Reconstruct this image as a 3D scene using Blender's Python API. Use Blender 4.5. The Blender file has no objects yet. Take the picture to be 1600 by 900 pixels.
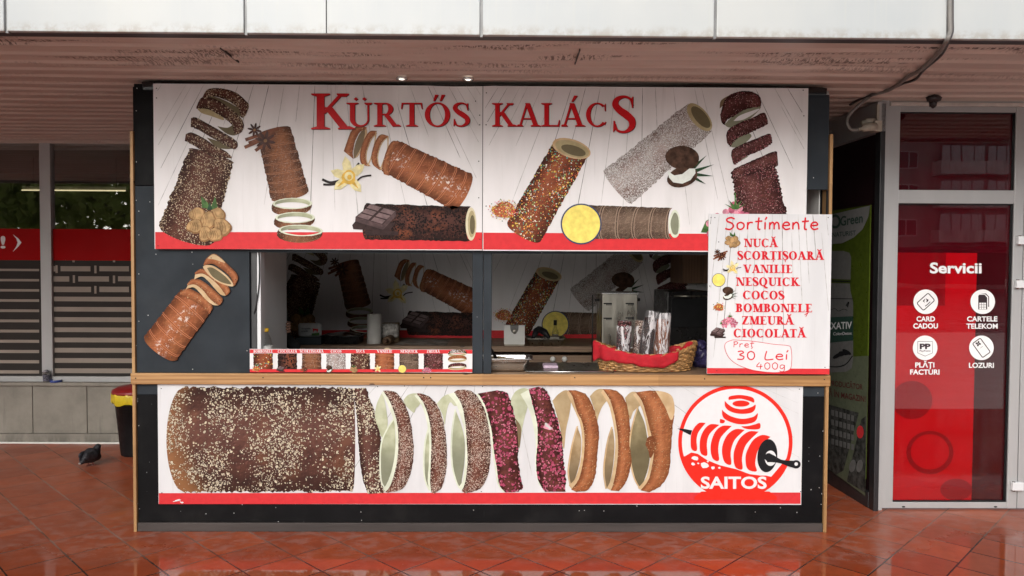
import bpy, bmesh, math, random
import numpy as np
from mathutils import Vector, Matrix
R_ = math.radians
rnd = random.Random(7)
S = bpy.context.scene
COL = S.collection

# ---------------------------------------------------------------- camera
FPX = 1155.0                                    # focal length in pixels of the 1600-wide photograph
PITCH, ROLL, YAW, EYE, DIST = R_(-1.671), R_(0.281), R_(0.628), 1.738, 4.8
_f = Vector((math.sin(YAW)*math.cos(PITCH), math.cos(YAW)*math.cos(PITCH), math.sin(PITCH)))
_r = Vector((math.cos(YAW), -math.sin(YAW), 0)); _u = _r.cross(_f)
CR = _r*math.cos(ROLL) + _u*math.sin(ROLL); CU = -_r*math.sin(ROLL) + _u*math.cos(ROLL); CF = _f
CC = Vector((0, -DIST, EYE))
cam = bpy.data.cameras.new('camera'); camo = bpy.data.objects.new('camera', cam); COL.objects.link(camo)
cam.sensor_width = 36; cam.lens = FPX/1600*36; cam.clip_start = 0.05; cam.clip_end = 1000
camo.matrix_world = Matrix(((CR.x, CU.x, -CF.x, CC.x), (CR.y, CU.y, -CF.y, CC.y), (CR.z, CU.z, -CF.z, CC.z), (0, 0, 0, 1)))
S.camera = camo

# ---------------------------------------------------------------- sky, sun, exposure (bright overcast)
SUN_EL, SUN_AZ = R_(28), R_(196)                # azimuth clockwise from +Y: behind the camera, a little left
W = bpy.data.worlds.new('World'); S.world = W; W.use_nodes = True
wn = W.node_tree; wn.nodes.clear()
sky = wn.nodes.new('ShaderNodeTexSky'); sky.sky_type = 'NISHITA'; sky.sun_disc = False
sky.sun_elevation = SUN_EL; sky.sun_rotation = SUN_AZ; sky.dust_density = 3; sky.air_density = 1.0
hs = wn.nodes.new('ShaderNodeHueSaturation'); hs.inputs['Saturation'].default_value = 0.22
bg = wn.nodes.new('ShaderNodeBackground'); bg.inputs['Strength'].default_value = 0.15
wo = wn.nodes.new('ShaderNodeOutputWorld')
wn.links.new(sky.outputs[0], hs.inputs['Color']); wn.links.new(hs.outputs[0], bg.inputs[0]); wn.links.new(bg.outputs[0], wo.inputs[0])
sl = bpy.data.lights.new('sun', 'SUN'); sl.energy = 1.25; sl.angle = R_(50); sl.color = (1, 0.96, 0.91)
so = bpy.data.objects.new('sun', sl); COL.objects.link(so)
sd = Vector((math.sin(SUN_AZ)*math.cos(SUN_EL), math.cos(SUN_AZ)*math.cos(SUN_EL), math.sin(SUN_EL)))
so.rotation_euler = sd.to_track_quat('Z', 'Y').to_euler(); so.location = (-6, -12, 14)
S.view_settings.view_transform = 'Standard'; S.view_settings.look = 'None'
S.view_settings.exposure = 0.36; S.view_settings.gamma = 1
S.view_settings.use_curve_mapping = False

# ---------------------------------------------------------------- helpers
def ray(px, py): return CF*FPX + CR*(px-800) - CU*(py-450)
def PP(px, py, p0, n):
    d = ray(px, py); return CC + d*((Vector(p0)-CC).dot(n)/d.dot(n))
def PY(px, py, Y): return PP(px, py, (0, Y, 0), Vector((0, 1, 0)))
def PZ(px, py, Z): return PP(px, py, (0, 0, Z), Vector((0, 0, 1)))
def rectXZ(a, b, c, d, Y):
    mx, my = (a+c)/2, (b+d)/2
    return PY(a, my, Y).x, PY(c, my, Y).x, PY(mx, d, Y).z, PY(mx, b, Y).z

def srgb(r, g, b):
    f = lambda c: (c/255/12.92 if c/255 <= .04045 else ((c/255+.055)/1.055)**2.4)
    return (f(r), f(g), f(b), 1)

class NT:
    """small node-tree writer"""
    def __init__(s, name):
        s.m = bpy.data.materials.new(name); s.m.use_nodes = True; s.t = s.m.node_tree; s.t.nodes.clear()
        s.out = s.n('ShaderNodeOutputMaterial'); s._tc = None
    def n(s, kind, **kw):
        x = s.t.nodes.new(kind)
        for k, v in kw.items(): setattr(x, k, v)
        return x
    def set(s, sock, v):
        if isinstance(v, bpy.types.NodeSocket): s.t.links.new(v, sock)
        elif v is not None:
            if hasattr(sock.default_value, '__len__') and not hasattr(v, '__len__'): v = (v,)*len(sock.default_value)
            if hasattr(v, '__len__') and len(v) == 3 and len(sock.default_value) == 4: v = (*v, 1)
            if hasattr(v, '__len__') and len(v) == 4 and len(sock.default_value) == 3: v = v[:3]
            sock.default_value = v
    def tc(s, which='Object'):
        if s._tc is None: s._tc = s.n('ShaderNodeTexCoord')
        return s._tc.outputs[which]
    def map(s, scale=(1, 1, 1), rot=(0, 0, 0), loc=(0, 0, 0), v=None):
        x = s.n('ShaderNodeMapping'); s.set(x.inputs['Vector'], v if v is not None else s.tc())
        x.inputs['Scale'].default_value = scale; x.inputs['Rotation'].default_value = rot; x.inputs['Location'].default_value = loc
        return x.outputs[0]
    def noise(s, scale, v=None, detail=4, rough=.55, out=0, dist=0):
        x = s.n('ShaderNodeTexNoise'); s.set(x.inputs['Vector'], v if v is not None else s.tc())
        x.inputs['Scale'].default_value = scale; x.inputs['Detail'].default_value = detail; x.inputs['Roughness'].default_value = rough
        x.inputs['Distortion'].default_value = dist
        return x.outputs[out]
    def vor(s, scale, v=None, rand=1.0):
        x = s.n('ShaderNodeTexVoronoi'); s.set(x.inputs['Vector'], v if v is not None else s.tc())
        x.inputs['Scale'].default_value = scale; x.inputs['Randomness'].default_value = rand
        return x.outputs['Distance'], x.outputs['Color']
    def math(s, op, a, b=None, c=None, clamp=False):
        x = s.n('ShaderNodeMath', operation=op, use_clamp=clamp)
        s.set(x.inputs[0], a)
        if b is not None: s.set(x.inputs[1], b)
        if c is not None: s.set(x.inputs[2], c)
        return x.outputs[0]
    def ramp(s, v, a, b, lo=0., hi=1.):
        x = s.n('ShaderNodeMapRange'); x.interpolation_type = 'SMOOTHSTEP'; s.set(x.inputs[0], v)
        x.inputs[1].default_value = a; x.inputs[2].default_value = b; x.inputs[3].default_value = lo; x.inputs[4].default_value = hi
        return x.outputs[0]
    def mix(s, f, a, b, blend='MIX'):
        x = s.n('ShaderNodeMix', data_type='RGBA', blend_type=blend)
        s.set(x.inputs[0], f); s.set(x.inputs[6], a); s.set(x.inputs[7], b); return x.outputs[2]
    def sep(s, v):
        x = s.n('ShaderNodeSeparateXYZ'); s.set(x.inputs[0], v); return x.outputs
    def bsdf(s, col, rough=.5, metal=0., bump=None, bstr=.3, bdist=.01, spec=.5, **kw):
        p = s.n('ShaderNodeBsdfPrincipled'); s.set(p.inputs['Base Color'], col); s.set(p.inputs['Roughness'], rough)
        s.set(p.inputs['Metallic'], metal); s.set(p.inputs['Specular IOR Level'], spec)
        for k, v in kw.items(): s.set(p.inputs[k.replace('_', ' ')], v)
        if bump is not None:
            b = s.n('ShaderNodeBump'); b.inputs['Strength'].default_value = bstr; b.inputs['Distance'].default_value = bdist
            s.set(b.inputs['Height'], bump); s.t.links.new(b.outputs[0], p.inputs['Normal'])
        return p.outputs[0]
    def fin(s, sh): s.t.links.new(sh, s.out.inputs[0]); return s.m

def mat(name, col, rough=.5, metal=0., var=.12, scale=12, bump=0., bscale=60, spec=.5, stretch=(1, 1, 1), **kw):
    """plain material with a little tonal variation so nothing is one flat colour"""
    t = NT(name); col = col if len(col) == 4 else (*col, 1)
    v = t.map(stretch)
    nz = t.noise(scale, v, 5)
    c = t.mix(t.ramp(nz, .3, .7), tuple(x*(1-var) for x in col[:3]), tuple(min(1, x*(1+var)) for x in col[:3]))
    rr = t.ramp(t.noise(scale*1.7, v, 3), .3, .7, max(0, rough-.07), min(1, rough+.07))
    return t.fin(t.bsdf(c, rr, metal, t.noise(bscale, v, 3) if bump else None, bump, .01, spec, **kw))

def tag(o, label=None, cat=None, group=None, kind=None):
    if label: o['label'] = label
    if cat: o['category'] = cat
    if group: o['group'] = group
    if kind: o['kind'] = kind
    return o
def thing(name, label, cat, loc=(0, 0, 0), group=None):
    o = bpy.data.objects.new(name, None); o.empty_display_size = .1; COL.objects.link(o); o.location = loc
    return tag(o, label, cat, group)
def root_loc(p):
    v = Vector((0, 0, 0))
    while p is not None: v = v + Vector(p.location); p = p.parent
    return v
def dup(root, loc, label=None, group=None, skip=()):
    def cp(o, par):
        c = o.copy(); COL.objects.link(c); c.parent = par
        for ch in list(o.children):
            if ch.name.split('.')[0] not in skip: cp(ch, c)
        return c
    r = cp(root, None); r.location = loc
    if label: r['label'] = label
    if group: r['group'] = group
    return r

class MB:
    """mesh collector: everything added becomes ONE mesh object"""
    def __init__(s): s.v = []; s.f = []; s.fm = []; s.uv = []; s.mats = []; s.cur = 0; s.sm = []; s.smooth = False
    def use(s, m):
        if m not in s.mats: s.mats.append(m)
        s.cur = s.mats.index(m); return s
    def vert(s, p, uv=(0, 0)): s.v.append(tuple(p)); s.uv.append(uv); return len(s.v)-1
    def face(s, ids): s.f.append(tuple(ids)); s.fm.append(s.cur); s.sm.append(s.smooth)
    def box(s, x0, x1, y0, y1, z0, z1, mtx=None):
        b = [Vector(p) for p in ((x0, y0, z0), (x1, y0, z0), (x1, y1, z0), (x0, y1, z0), (x0, y0, z1), (x1, y0, z1), (x1, y1, z1), (x0, y1, z1))]
        if mtx: b = [mtx @ p for p in b]
        i = [s.vert(p) for p in b]
        for q in ((0, 3, 2, 1), (4, 5, 6, 7), (0, 1, 5, 4), (1, 2, 6, 5), (2, 3, 7, 6), (3, 0, 4, 7)): s.face([i[k] for k in q])
        return s
    def pxbox(s, a, b, c, d, Y0, Y1):
        x0, x1, z0, z1 = rectXZ(a, b, c, d, Y0); return s.box(x0, x1, Y0, Y1, z0, z1)
    def tube(s, pts, r, n=8, cap=True):
        pts = [Vector(p) for p in pts]; rs = r if hasattr(r, '__len__') else [r]*len(pts)
        sm = s.smooth; s.smooth = True; rings = []; ref = None
        for k, p in enumerate(pts):
            d = (pts[min(k+1, len(pts)-1)]-pts[max(k-1, 0)]).normalized()
            if ref is None:
                ref = d.cross(Vector((0, 0, 1)));
                if ref.length < .01: ref = d.cross(Vector((1, 0, 0)))
            ref = (ref - d*ref.dot(d)).normalized(); o = d.cross(ref)
            rings.append([s.vert(p+(ref*math.cos(2*math.pi*j/n)+o*math.sin(2*math.pi*j/n))*rs[k], (k/len(pts), j/n)) for j in range(n)])
        for a, b in zip(rings, rings[1:]):
            for j in range(n): s.face([a[j], a[(j+1) % n], b[(j+1) % n], b[j]])
        s.smooth = False
        if cap: s.face(rings[0][::-1]); s.face(rings[-1])
        s.smooth = sm; return s
    def lathe(s, prof, c, n=28, mtx=None, cap=True):
        c = Vector(c); sm = s.smooth; s.smooth = True; rings = []
        for r, z in prof:
            ring = []
            for j in range(n):
                p = Vector((r*math.cos(2*math.pi*j/n), r*math.sin(2*math.pi*j/n), z))
                if mtx: p = mtx @ p
                ring.append(s.vert(c+p, (j/n*4, z*10)))
            rings.append(ring)
        for a, b in zip(rings, rings[1:]):
            for j in range(n): s.face([a[j], a[(j+1) % n], b[(j+1) % n], b[j]])
        if cap: s.face(rings[0][::-1]); s.face(rings[-1])
        s.smooth = sm; return s
    def grid(s, P, U=None):
        sm = s.smooth; s.smooth = True
        idx = [[s.vert(p, U[i][j] if U else (i/len(P), j/len(r))) for j, p in enumerate(r)] for i, r in enumerate(P)]
        for a, b in zip(idx, idx[1:]):
            for j in range(len(a)-1): s.face([a[j], a[j+1], b[j+1], b[j]])
        s.smooth = sm; return s
    def ball(s, c, rx, ry=None, rz=None, n=16, m=10, mtx=None, noise=0):
        ry = ry or rx; rz = rz or rx; P = []
        for i in range(m+1):
            th = math.pi*i/m; row = []
            for j in range(n+1):
                ph = 2*math.pi*(j % n)/n; k = 1+noise*math.sin(5*ph+3*th)*math.sin(4*th+ph*2)
                p = Vector((rx*math.sin(th)*math.cos(ph), ry*math.sin(th)*math.sin(ph), rz*math.cos(th)))*k
                if mtx: p = mtx @ p
                row.append(Vector(c)+p)
            P.append(row)
        return s.grid(P)
    def build(s, name, m=None, parent=None, bevel=0., seg=2, kind=None, solid=0.):
        me = bpy.data.meshes.new(name); o = bpy.data.objects.new(name, me); COL.objects.link(o)
        off = root_loc(parent) if parent else Vector((0, 0, 0))
        me.from_pydata([(a[0]-off.x, a[1]-off.y, a[2]-off.z) for a in s.v], [], s.f)
        ms = s.mats if s.mats else [m]
        for x in ms: me.materials.append(x)
        me.polygons.foreach_set('material_index', s.fm); me.polygons.foreach_set('use_smooth', s.sm)
        ul = me.uv_layers.new(name='UVMap')
        li = np.empty(len(me.loops), dtype=np.int32); me.loops.foreach_get('vertex_index', li)
        ul.data.foreach_set('uv', np.array(s.uv, dtype=np.float32)[li].ravel())
        me.update()
        if parent: o.parent = parent
        if solid:
            q = o.modifiers.new('solid', 'SOLIDIFY'); q.thickness = solid; q.offset = 0
        if bevel:
            q = o.modifiers.new('bevel', 'BEVEL'); q.width = bevel; q.segments = seg; q.limit_method = 'ANGLE'; q.angle_limit = R_(40)
        if kind: o['kind'] = kind
        return o
def cr(pts, n=8):
    """Catmull-Rom through points (any dimension)"""
    P = [pts[0]]+list(pts)+[pts[-1]]; out = []
    for i in range(1, len(P)-2):
        a, b, c, d = P[i-1], P[i], P[i+1], P[i+2]
        for k in range(n):
            t = k/n
            out.append(tuple(.5*(2*b[q]+(c[q]-a[q])*t+(2*a[q]-5*b[q]+4*c[q]-d[q])*t*t+(3*b[q]-a[q]-3*c[q]+d[q])*t**3) for q in range(len(b))))
    out.append(tuple(P[-2])); return out

# ---------------------------------------------------------------- printed artwork: flat shapes laid on a real board
class Art(MB):
    """shapes given in the photograph's pixels, laid on a surface function surf(px,py,lift) -> world point"""
    def __init__(s, surf, lay=1): super().__init__(); s.surf = surf; s.lay = lay; s.sub = 0; s.u0 = 0
    def p(s, x, y, uv=(0, 0), e=0): return s.vert(s.surf(x, y, s.lay*.0006+s.sub*.00006+e), uv)
    def poly(s, pts):
        s.sub += 1; s.face([s.p(x, y, (x*.02, y*.02)) for x, y in pts]); return s
    def quads(s, A, B):
        """strip between two polylines"""
        s.sub += 1
        a = [s.p(x, y, (s.u0+i/len(A), 0)) for i, (x, y) in enumerate(A)]; b = [s.p(x, y, (s.u0+i/len(A), 1)) for i, (x, y) in enumerate(B)]
        for i in range(len(A)-1): s.face([a[i], a[i+1], b[i+1], b[i]])
        return s
    def ell(s, cx, cy, rx, ry, rot=0, n=24, wob=0, seed=0):
        r = random.Random(seed); ph = r.random()*6; c, q = math.cos(rot), math.sin(rot); pts = []
        for k in range(n):
            a = 2*math.pi*k/n; m = 1+wob*(math.sin(3*a+ph)+.6*math.sin(5*a+2*ph))
            x, y = rx*m*math.cos(a), ry*m*math.sin(a); pts.append((cx+x*c-y*q, cy+x*q+y*c))
        return s.poly(pts)
    def annulus(s, cx, cy, r0, r1, a0=0, a1=360, n=64, ky=1):
        A = []; B = []
        for k in range(n+1):
            a = R_(a0+(a1-a0)*k/n); A.append((cx+r0*math.cos(a), cy+r0*ky*math.sin(a))); B.append((cx+r1*math.cos(a), cy+r1*ky*math.sin(a)))
        return s.quads(A, B)
    def ribbon(s, pts, w, n=6, smooth=True):
        ws = w if hasattr(w, '__len__') else [w]*len(pts)
        Q = [(*p, q) for p, q in zip(pts, ws)]
        if smooth and len(Q) > 2: Q = cr(Q, n)
        s.sub += 1; prev = None; acc = 0
        for i, (x, y, ww) in enumerate(Q):
            a = Q[max(0, i-1)]; b = Q[min(len(Q)-1, i+1)]; dx, dy = b[0]-a[0], b[1]-a[1]; L = math.hypot(dx, dy) or 1
            nx, ny = -dy/L*ww/2, dx/L*ww/2; e = i*.00001
            cur = (s.p(x+nx, y+ny, (i/len(Q), 0), e), s.p(x-nx, y-ny, (i/len(Q), 1), e))
            if prev: s.face([prev[0], prev[1], cur[1], cur[0]])
            prev = cur
        return s
    def roll(s, p0, p1, w, e0=8, e1=-8, w1=None, wob=.03, nu=40, nv=14, seed=1):
        """a pastry cylinder from p0 to p1; e0/e1 bulge of its two ends"""
        r = random.Random(seed); w1 = w1 or w
        ax = Vector((p1[0]-p0[0], p1[1]-p0[1])); L = ax.length; ax /= L; nn = Vector((-ax.y, ax.x)); s.sub += 1
        wl = [1+wob*(r.random()*2-1) for _ in range(nu+1)]; wr = [1+wob*(r.random()*2-1) for _ in range(nu+1)]
        rows = []
        for i in range(nu+1):
            u = i/nu; row = []
            for j in range(nv+1):
                v = -1+2*j/nv; q = math.sqrt(max(0, 1-v*v)); ww = (w+(w1-w)*u)*((wl[i] if v < 0 else wr[i])*abs(v)+1-abs(v))
                P = Vector(p0)+ax*(L*u-e0*q*(1-u)+e1*q*u)+nn*(v*ww)
                row.append(s.p(P.x, P.y, (L*u/w, v*.5+.5)))
            rows.append(row)
        for a, b in zip(rows, rows[1:]):
            for j in range(nv): s.face([a[j], a[j+1], b[j+1], b[j]])
        return s
    def band(s, L, R, m, u0=0., jit=0., nv=8, n=7, seed=1):
        """curved slice between two traced edges; u runs along it, v across"""
        def rs(P, k):
            Q = cr(P, 8); d = [0]
            for a, b in zip(Q, Q[1:]): d.append(d[-1]+math.hypot(b[0]-a[0], b[1]-a[1]))
            out = []
            for i in range(k):
                q = d[-1]*i/(k-1); j = max(x for x in range(len(d)) if d[x] <= q+1e-9); j = min(j, len(Q)-2)
                f = (q-d[j])/((d[j+1]-d[j]) or 1); out.append((Q[j][0]+(Q[j+1][0]-Q[j][0])*f, Q[j][1]+(Q[j+1][1]-Q[j][1])*f))
            return out, d[-1]
        k = n*max(len(L), len(R)); (A, la), (B, lb) = rs(L, k), rs(R, k); r = random.Random(seed); s.use(m); s.sub += 1; rows = []
        for i, (a, b) in enumerate(zip(A, B)):
            if jit: b = (b[0]+r.uniform(-jit, jit), b[1]+r.uniform(-jit, jit)); a = (a[0]+r.uniform(-jit, jit)*.4, a[1]+r.uniform(-jit, jit)*.4)
            rows.append([s.p(a[0]+(b[0]-a[0])*j/nv, a[1]+(b[1]-a[1])*j/nv, (u0+i/k*la/80, j/nv)) for j in range(nv+1)])
        for p, q in zip(rows, rows[1:]):
            for j in range(nv): s.face([p[j], p[j+1], q[j+1], q[j]])
        return s
    def ring(s, c, ang, w, e, band, t, crust, inner, rim, shear=0, wob=.02, seed=3, n=28, inw=.62, hel=0.):
        """a slice of tube: open end towards ang (degrees, pixel axes), crust on the near side, crumb inside"""
        r = random.Random(seed); a = Vector((math.cos(R_(ang)), math.sin(R_(ang)))); m = Vector((-a.y, a.x)); C = Vector(c)
        ef = lambda th: e*(1+hel*math.cos(th))
        def P(cs, av): v = C+m*(w*cs)+a*(av+shear*cs); return (v.x, v.y)
        jt = [1+wob*(r.random()*2-1) for _ in range(n+1)]
        s.use(inner); A = []; B = []
        for k in range(n+1):
            th = math.pi*k/n; sn = math.sin(th); A.append(P(math.cos(th), ef(th)*sn)); B.append(P(math.cos(th)*.985, max(ef(th)*sn-band*inw*(1-1.5*hel*math.cos(th)), -e*sn)))
        s.quads(A, B)
        s.use(crust); s.sub += 1; rows = []
        for i in range(7):
            row = []
            for k in range(n+1):
                th = math.pi*k/n; sn = math.sin(th); f = i/6
                q = P(math.cos(th)*(1+.03*math.sin(math.pi*f))*jt[k], -e*sn-band*f*(.72+.28*sn)*jt[(k*3) % (n+1)])
                row.append(s.p(q[0], q[1], (f*band/w+seed, math.cos(th)*.5+.5)))
            rows.append(row)
        for A, B in zip(rows, rows[1:]):
            for k in range(n): s.face([A[k], A[k+1], B[k+1], B[k]])
        s.use(rim); A = []; B = []
        for k in range(2*n+1):
            th = math.pi*k/n; e2 = ef(th) if th < math.pi else e; jj = jt[(k*7) % (n+1)]; A.append(P(math.cos(th)*1.01*jj, e2*1.02*jj*math.sin(th))); B.append(P(math.cos(th)*(1-t/w), (e2-t*(.55 if th > math.pi else .3))*math.sin(th)*(1-.06*math.sin(3*th+seed)-.5*abs(jt[k % (n+1)]-1))))
        s.quads(A, B)
        return s

# serif capitals drawn from strokes: unit cap height, y up
def serif_glyph(ch, t, n):
    base = {'Ü': 'U', 'Ő': 'O', 'Á': 'A', 'Ă': 'A', 'Ț': 'T', 'Ș': 'S'}.get(ch, ch)
    sh = n*.8; P = []
    rect = lambda x0, y0, x1, y1: P.append([(x0, y0), (x1, y0), (x1, y1), (x0, y1)])
    diag = lambda x0, y0, x1, y1, w: P.append([(x0-w/2, y0), (x0+w/2, y0), (x1+w/2, y1), (x1-w/2, y1)])
    def ser(x, y, w=None):
        w = w or t+.24; y1 = y+sh if y < .5 else y-sh; k = t*.9 if w > t else w*.5
        P.append([(x-w/2, y), (x+w/2, y), (x+w/2, y+(y1-y)*.7), (x+k/2, y+(y1-y)*1.8), (x-k/2, y+(y1-y)*1.8), (x-w/2, y+(y1-y)*.7)])
    def arc(cx, cy, rx, ry, a0, a1, ti=None, ni=None, m=20):
        ti = ti or t; ni = ni or n; A = []; B = []
        for k in range(m+1):
            a = R_(a0+(a1-a0)*k/m); A.append((cx+rx*math.cos(a), cy+ry*math.sin(a))); B.append((cx+(rx-ti)*math.cos(a), cy+(ry-ni)*math.sin(a)))
        for k in range(m): P.append([A[k], A[k+1], B[k+1], B[k]])
    def stroke(pts):
        Q = cr(pts, 6)
        E = []
        for i, (x, y, w) in enumerate(Q):
            a = Q[max(0, i-1)]; b = Q[min(len(Q)-1, i+1)]; dx, dy = b[0]-a[0], b[1]-a[1]; L = math.hypot(dx, dy) or 1
            E.append(((x-dy/L*w/2, y+dx/L*w/2), (x+dy/L*w/2, y-dx/L*w/2)))
        for (a, b), (c, d) in zip(E, E[1:]): P.append([a, b, d, c])
    s0 = t/2+.12; L0 = s0-t/2; L1 = s0+t/2       # left stem
    if base == 'I': rect(L0, 0, L1, 1); ser(s0, 0); ser(s0, 1); w = 2*s0
    elif base == 'L':
        rect(L0, 0, L1, 1); ser(s0, 1); ser(s0, 0); rect(L1, 0, .66, n); P.append([(.6, 0), (.68, 0), (.70, .28), (.67, .28)]); w = .70
    elif base == 'E':
        rect(L0, 0, L1, 1); ser(s0, 0); ser(s0, 1); rect(L1, 0, .66, n); rect(L1, 1-n, .63, 1); rect(L1, .5-n/2, .5, .5+n/2)
        P.append([(.6, 0), (.67, 0), (.70, .26), (.67, .26)]); P.append([(.57, 1), (.64, 1), (.65, .77), (.62, .77)]); P.append([(.47, .37), (.5, .37), (.5, .63), (.47, .63)]); w = .70
    elif base == 'T':
        rect(.36-t/2, 0, .36+t/2, 1-n*.5); ser(.36, 0); rect(.02, 1-n, .70, 1); P.append([(0, .74), (.035, .74), (.08, 1), (.02, 1)]); P.append([(.685, .74), (.72, .74), (.70, 1), (.64, 1)]); w = .72
    elif base == 'N':
        rect(.12, 0, .12+n, 1); rect(.74, 0, .74+n, 1); diag(.12+t*.45, 1, .74+n-t*.45, 0, t*1.05); ser(.12+n/2, 0, .26); ser(.74+n/2, 1, .26); ser(.12, 1, .26); w = .88
    elif base == 'M':
        rect(.12, 0, .12+n, 1); rect(.84-t/2, 0, .84+t/2, 1); diag(.12+t*.4, 1, .5, .02, t); diag(.84-t*.3, 1, .5, .02, n*1.2); ser(.12+n/2, 0, .26); ser(.84, 0); ser(.12, 1, .24); ser(.88, 1, .24); w = 1.0
    elif base == 'A':
        diag(.40, 1, .72, 0, t*1.08); diag(.38, .98, .12, 0, n*1.25); rect(.2, .3, .62, .3+n); ser(.12, 0, .24); ser(.71, 0, t+.22); w = .86
    elif base == 'V':
        diag(.14, 1, .44, 0, t*1.08); diag(.72, 1, .46, .02, n*1.25); ser(.14, 1, t+.2); ser(.72, 1, .24); w = .86
    elif base == 'K':
        rect(L0, 0, L1, 1); ser(s0, 0); ser(s0, 1); diag(.66, 1, L1-.02, .44, n*1.5); diag(.36, .62, .74, 0, t*1.15); ser(.68, 1, .26); ser(.76, 0, t+.2); w = .88
    elif base == 'Z':
        rect(.04, 1-n, .64, 1); rect(.04, 0, .68, n); diag(.56, 1, .13, 0, t*1.1); P.append([(.03, .74), (.06, .74), (.10, 1), (.04, 1)]); P.append([(.68, 0), (.71, .28), (.68, .28), (.60, 0)]); w = .72
    elif base in 'BR':
        rect(L0, 0, L1, 1); ser(s0, 0); ser(s0, 1)
        arc(.40, .74, .25, .26, -90, 90); rect(L1, 1-n, .41, 1); rect(L1, .48, .41, .48+n)
        if base == 'B': arc(.40, .265, .30, .265, -90, 90); rect(L1, 0, .41, n); w = .74
        else: diag(.42, .5, .72, 0, t*1.1); ser(.76, 0, t+.12); w = .86
    elif base == 'U':
        rect(L0, .3, L1, 1); rect(.70, .3, .70+n, 1); ser(s0, 1); ser(.70+n/2, 1, .26)
        cx = (L0+.70+n)/2; rx = (.70+n-L0)/2
        m = 20; A = [(cx+rx*math.cos(R_(180+180*k/m)), .31+.33*math.sin(R_(180+180*k/m))) for k in range(m+1)]
        ix0, ix1 = L1, .70; ic = (ix0+ix1)/2; ir = (ix1-ix0)/2
        B = [(ic+ir*math.cos(R_(180+180*k/m)), .31+(.33-n*1.3)*math.sin(R_(180+180*k/m))) for k in range(m+1)]
        for k in range(m): P.append([A[k], A[k+1], B[k+1], B[k]])
        w = .86
    elif base in 'OQ':
        arc(.44, .5, .42, .52, 0, 360, m=40); w = .88
        if base == 'Q': stroke([(.42, .06, n), (.56, -.06, t*.8), (.74, -.2, t*.8), (.92, -.22, n*.7)])
    elif base == 'C':
        arc(.44, .5, .42, .52, 48, 318, m=32); P.append([(.72, .66), (.755, .66), (.755, 1), (.70, .9)]); P.append([(.66, .1), (.72, .06), (.78, .2), (.75, .2)]); w = .82
    elif base == 'S':
        stroke([(.52, .74, n*.8), (.47, .91, n), (.32, .985, n*1.1), (.15, .92, t*.7), (.10, .77, t*.95), (.2, .62, t*1.1), (.36, .49, t*1.2), (.5, .33, t*1.05), (.49, .14, t*.8), (.33, .02, n*1.1), (.15, .06, n), (.08, .25, n*.8)])
        P.append([(.50, .68), (.535, .68), (.535, 1), (.49, .94)]); P.append([(.045, 0), (.09, .08), (.09, .32), (.055, .32)]); w = .60
    else: w = .4
    cx = {'A': .40, 'U': .46, 'O': .44}.get(base, .3)
    if ch == 'Ü':
        for x in (-.14, .14): P.append([(cx+x-.075, 1.16), (cx+x, 1.085), (cx+x+.075, 1.16), (cx+x, 1.235)])
    if ch == 'Ő':
        for x in (-.1, .12): P.append([(cx+x-.04, 1.08), (cx+x+.02, 1.08), (cx+x+.14, 1.34), (cx+x+.02, 1.34)])
    if ch == 'Á': P.append([(cx-.02, 1.06), (cx+.05, 1.06), (cx+.22, 1.32), (cx+.08, 1.32)])
    if ch == 'Ă': stroke([(cx-.17, 1.27, n), (cx-.1, 1.13, n*1.3), (cx+.02, 1.09, n*1.5), (cx+.14, 1.13, n*1.3), (cx+.21, 1.27, n)])
    if ch in 'ȚȘ':
        q = .36 if ch == 'Ț' else .30
        P.append([(q-.05, -.08), (q+.07, -.08), (q+.07, -.17), (q-.02, -.32), (q-.05, -.30), (q+.0, -.17), (q-.05, -.17)])
    return w, P
def serif_text(a, text, x0, x1, ybase, h, t=.18, n=.065, gap=.05, slope=0.):
    """lay text between x0 and x1 (pixels), baseline ybase, cap height h; slope = pixels of drop per pixel"""
    G = [(.32, []) if c == ' ' else serif_glyph(c, t, n) for c in text]
    tot = sum(g[0]+gap for g in G)-gap; k = (x1-x0)/tot; x = 0
    for w, P in G:
        a.sub = 0
        for q in P: a.poly([(x0+(x+px)*k, ybase-py*h+slope*(x+px)*k) for px, py in q])
        x += w+gap
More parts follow.
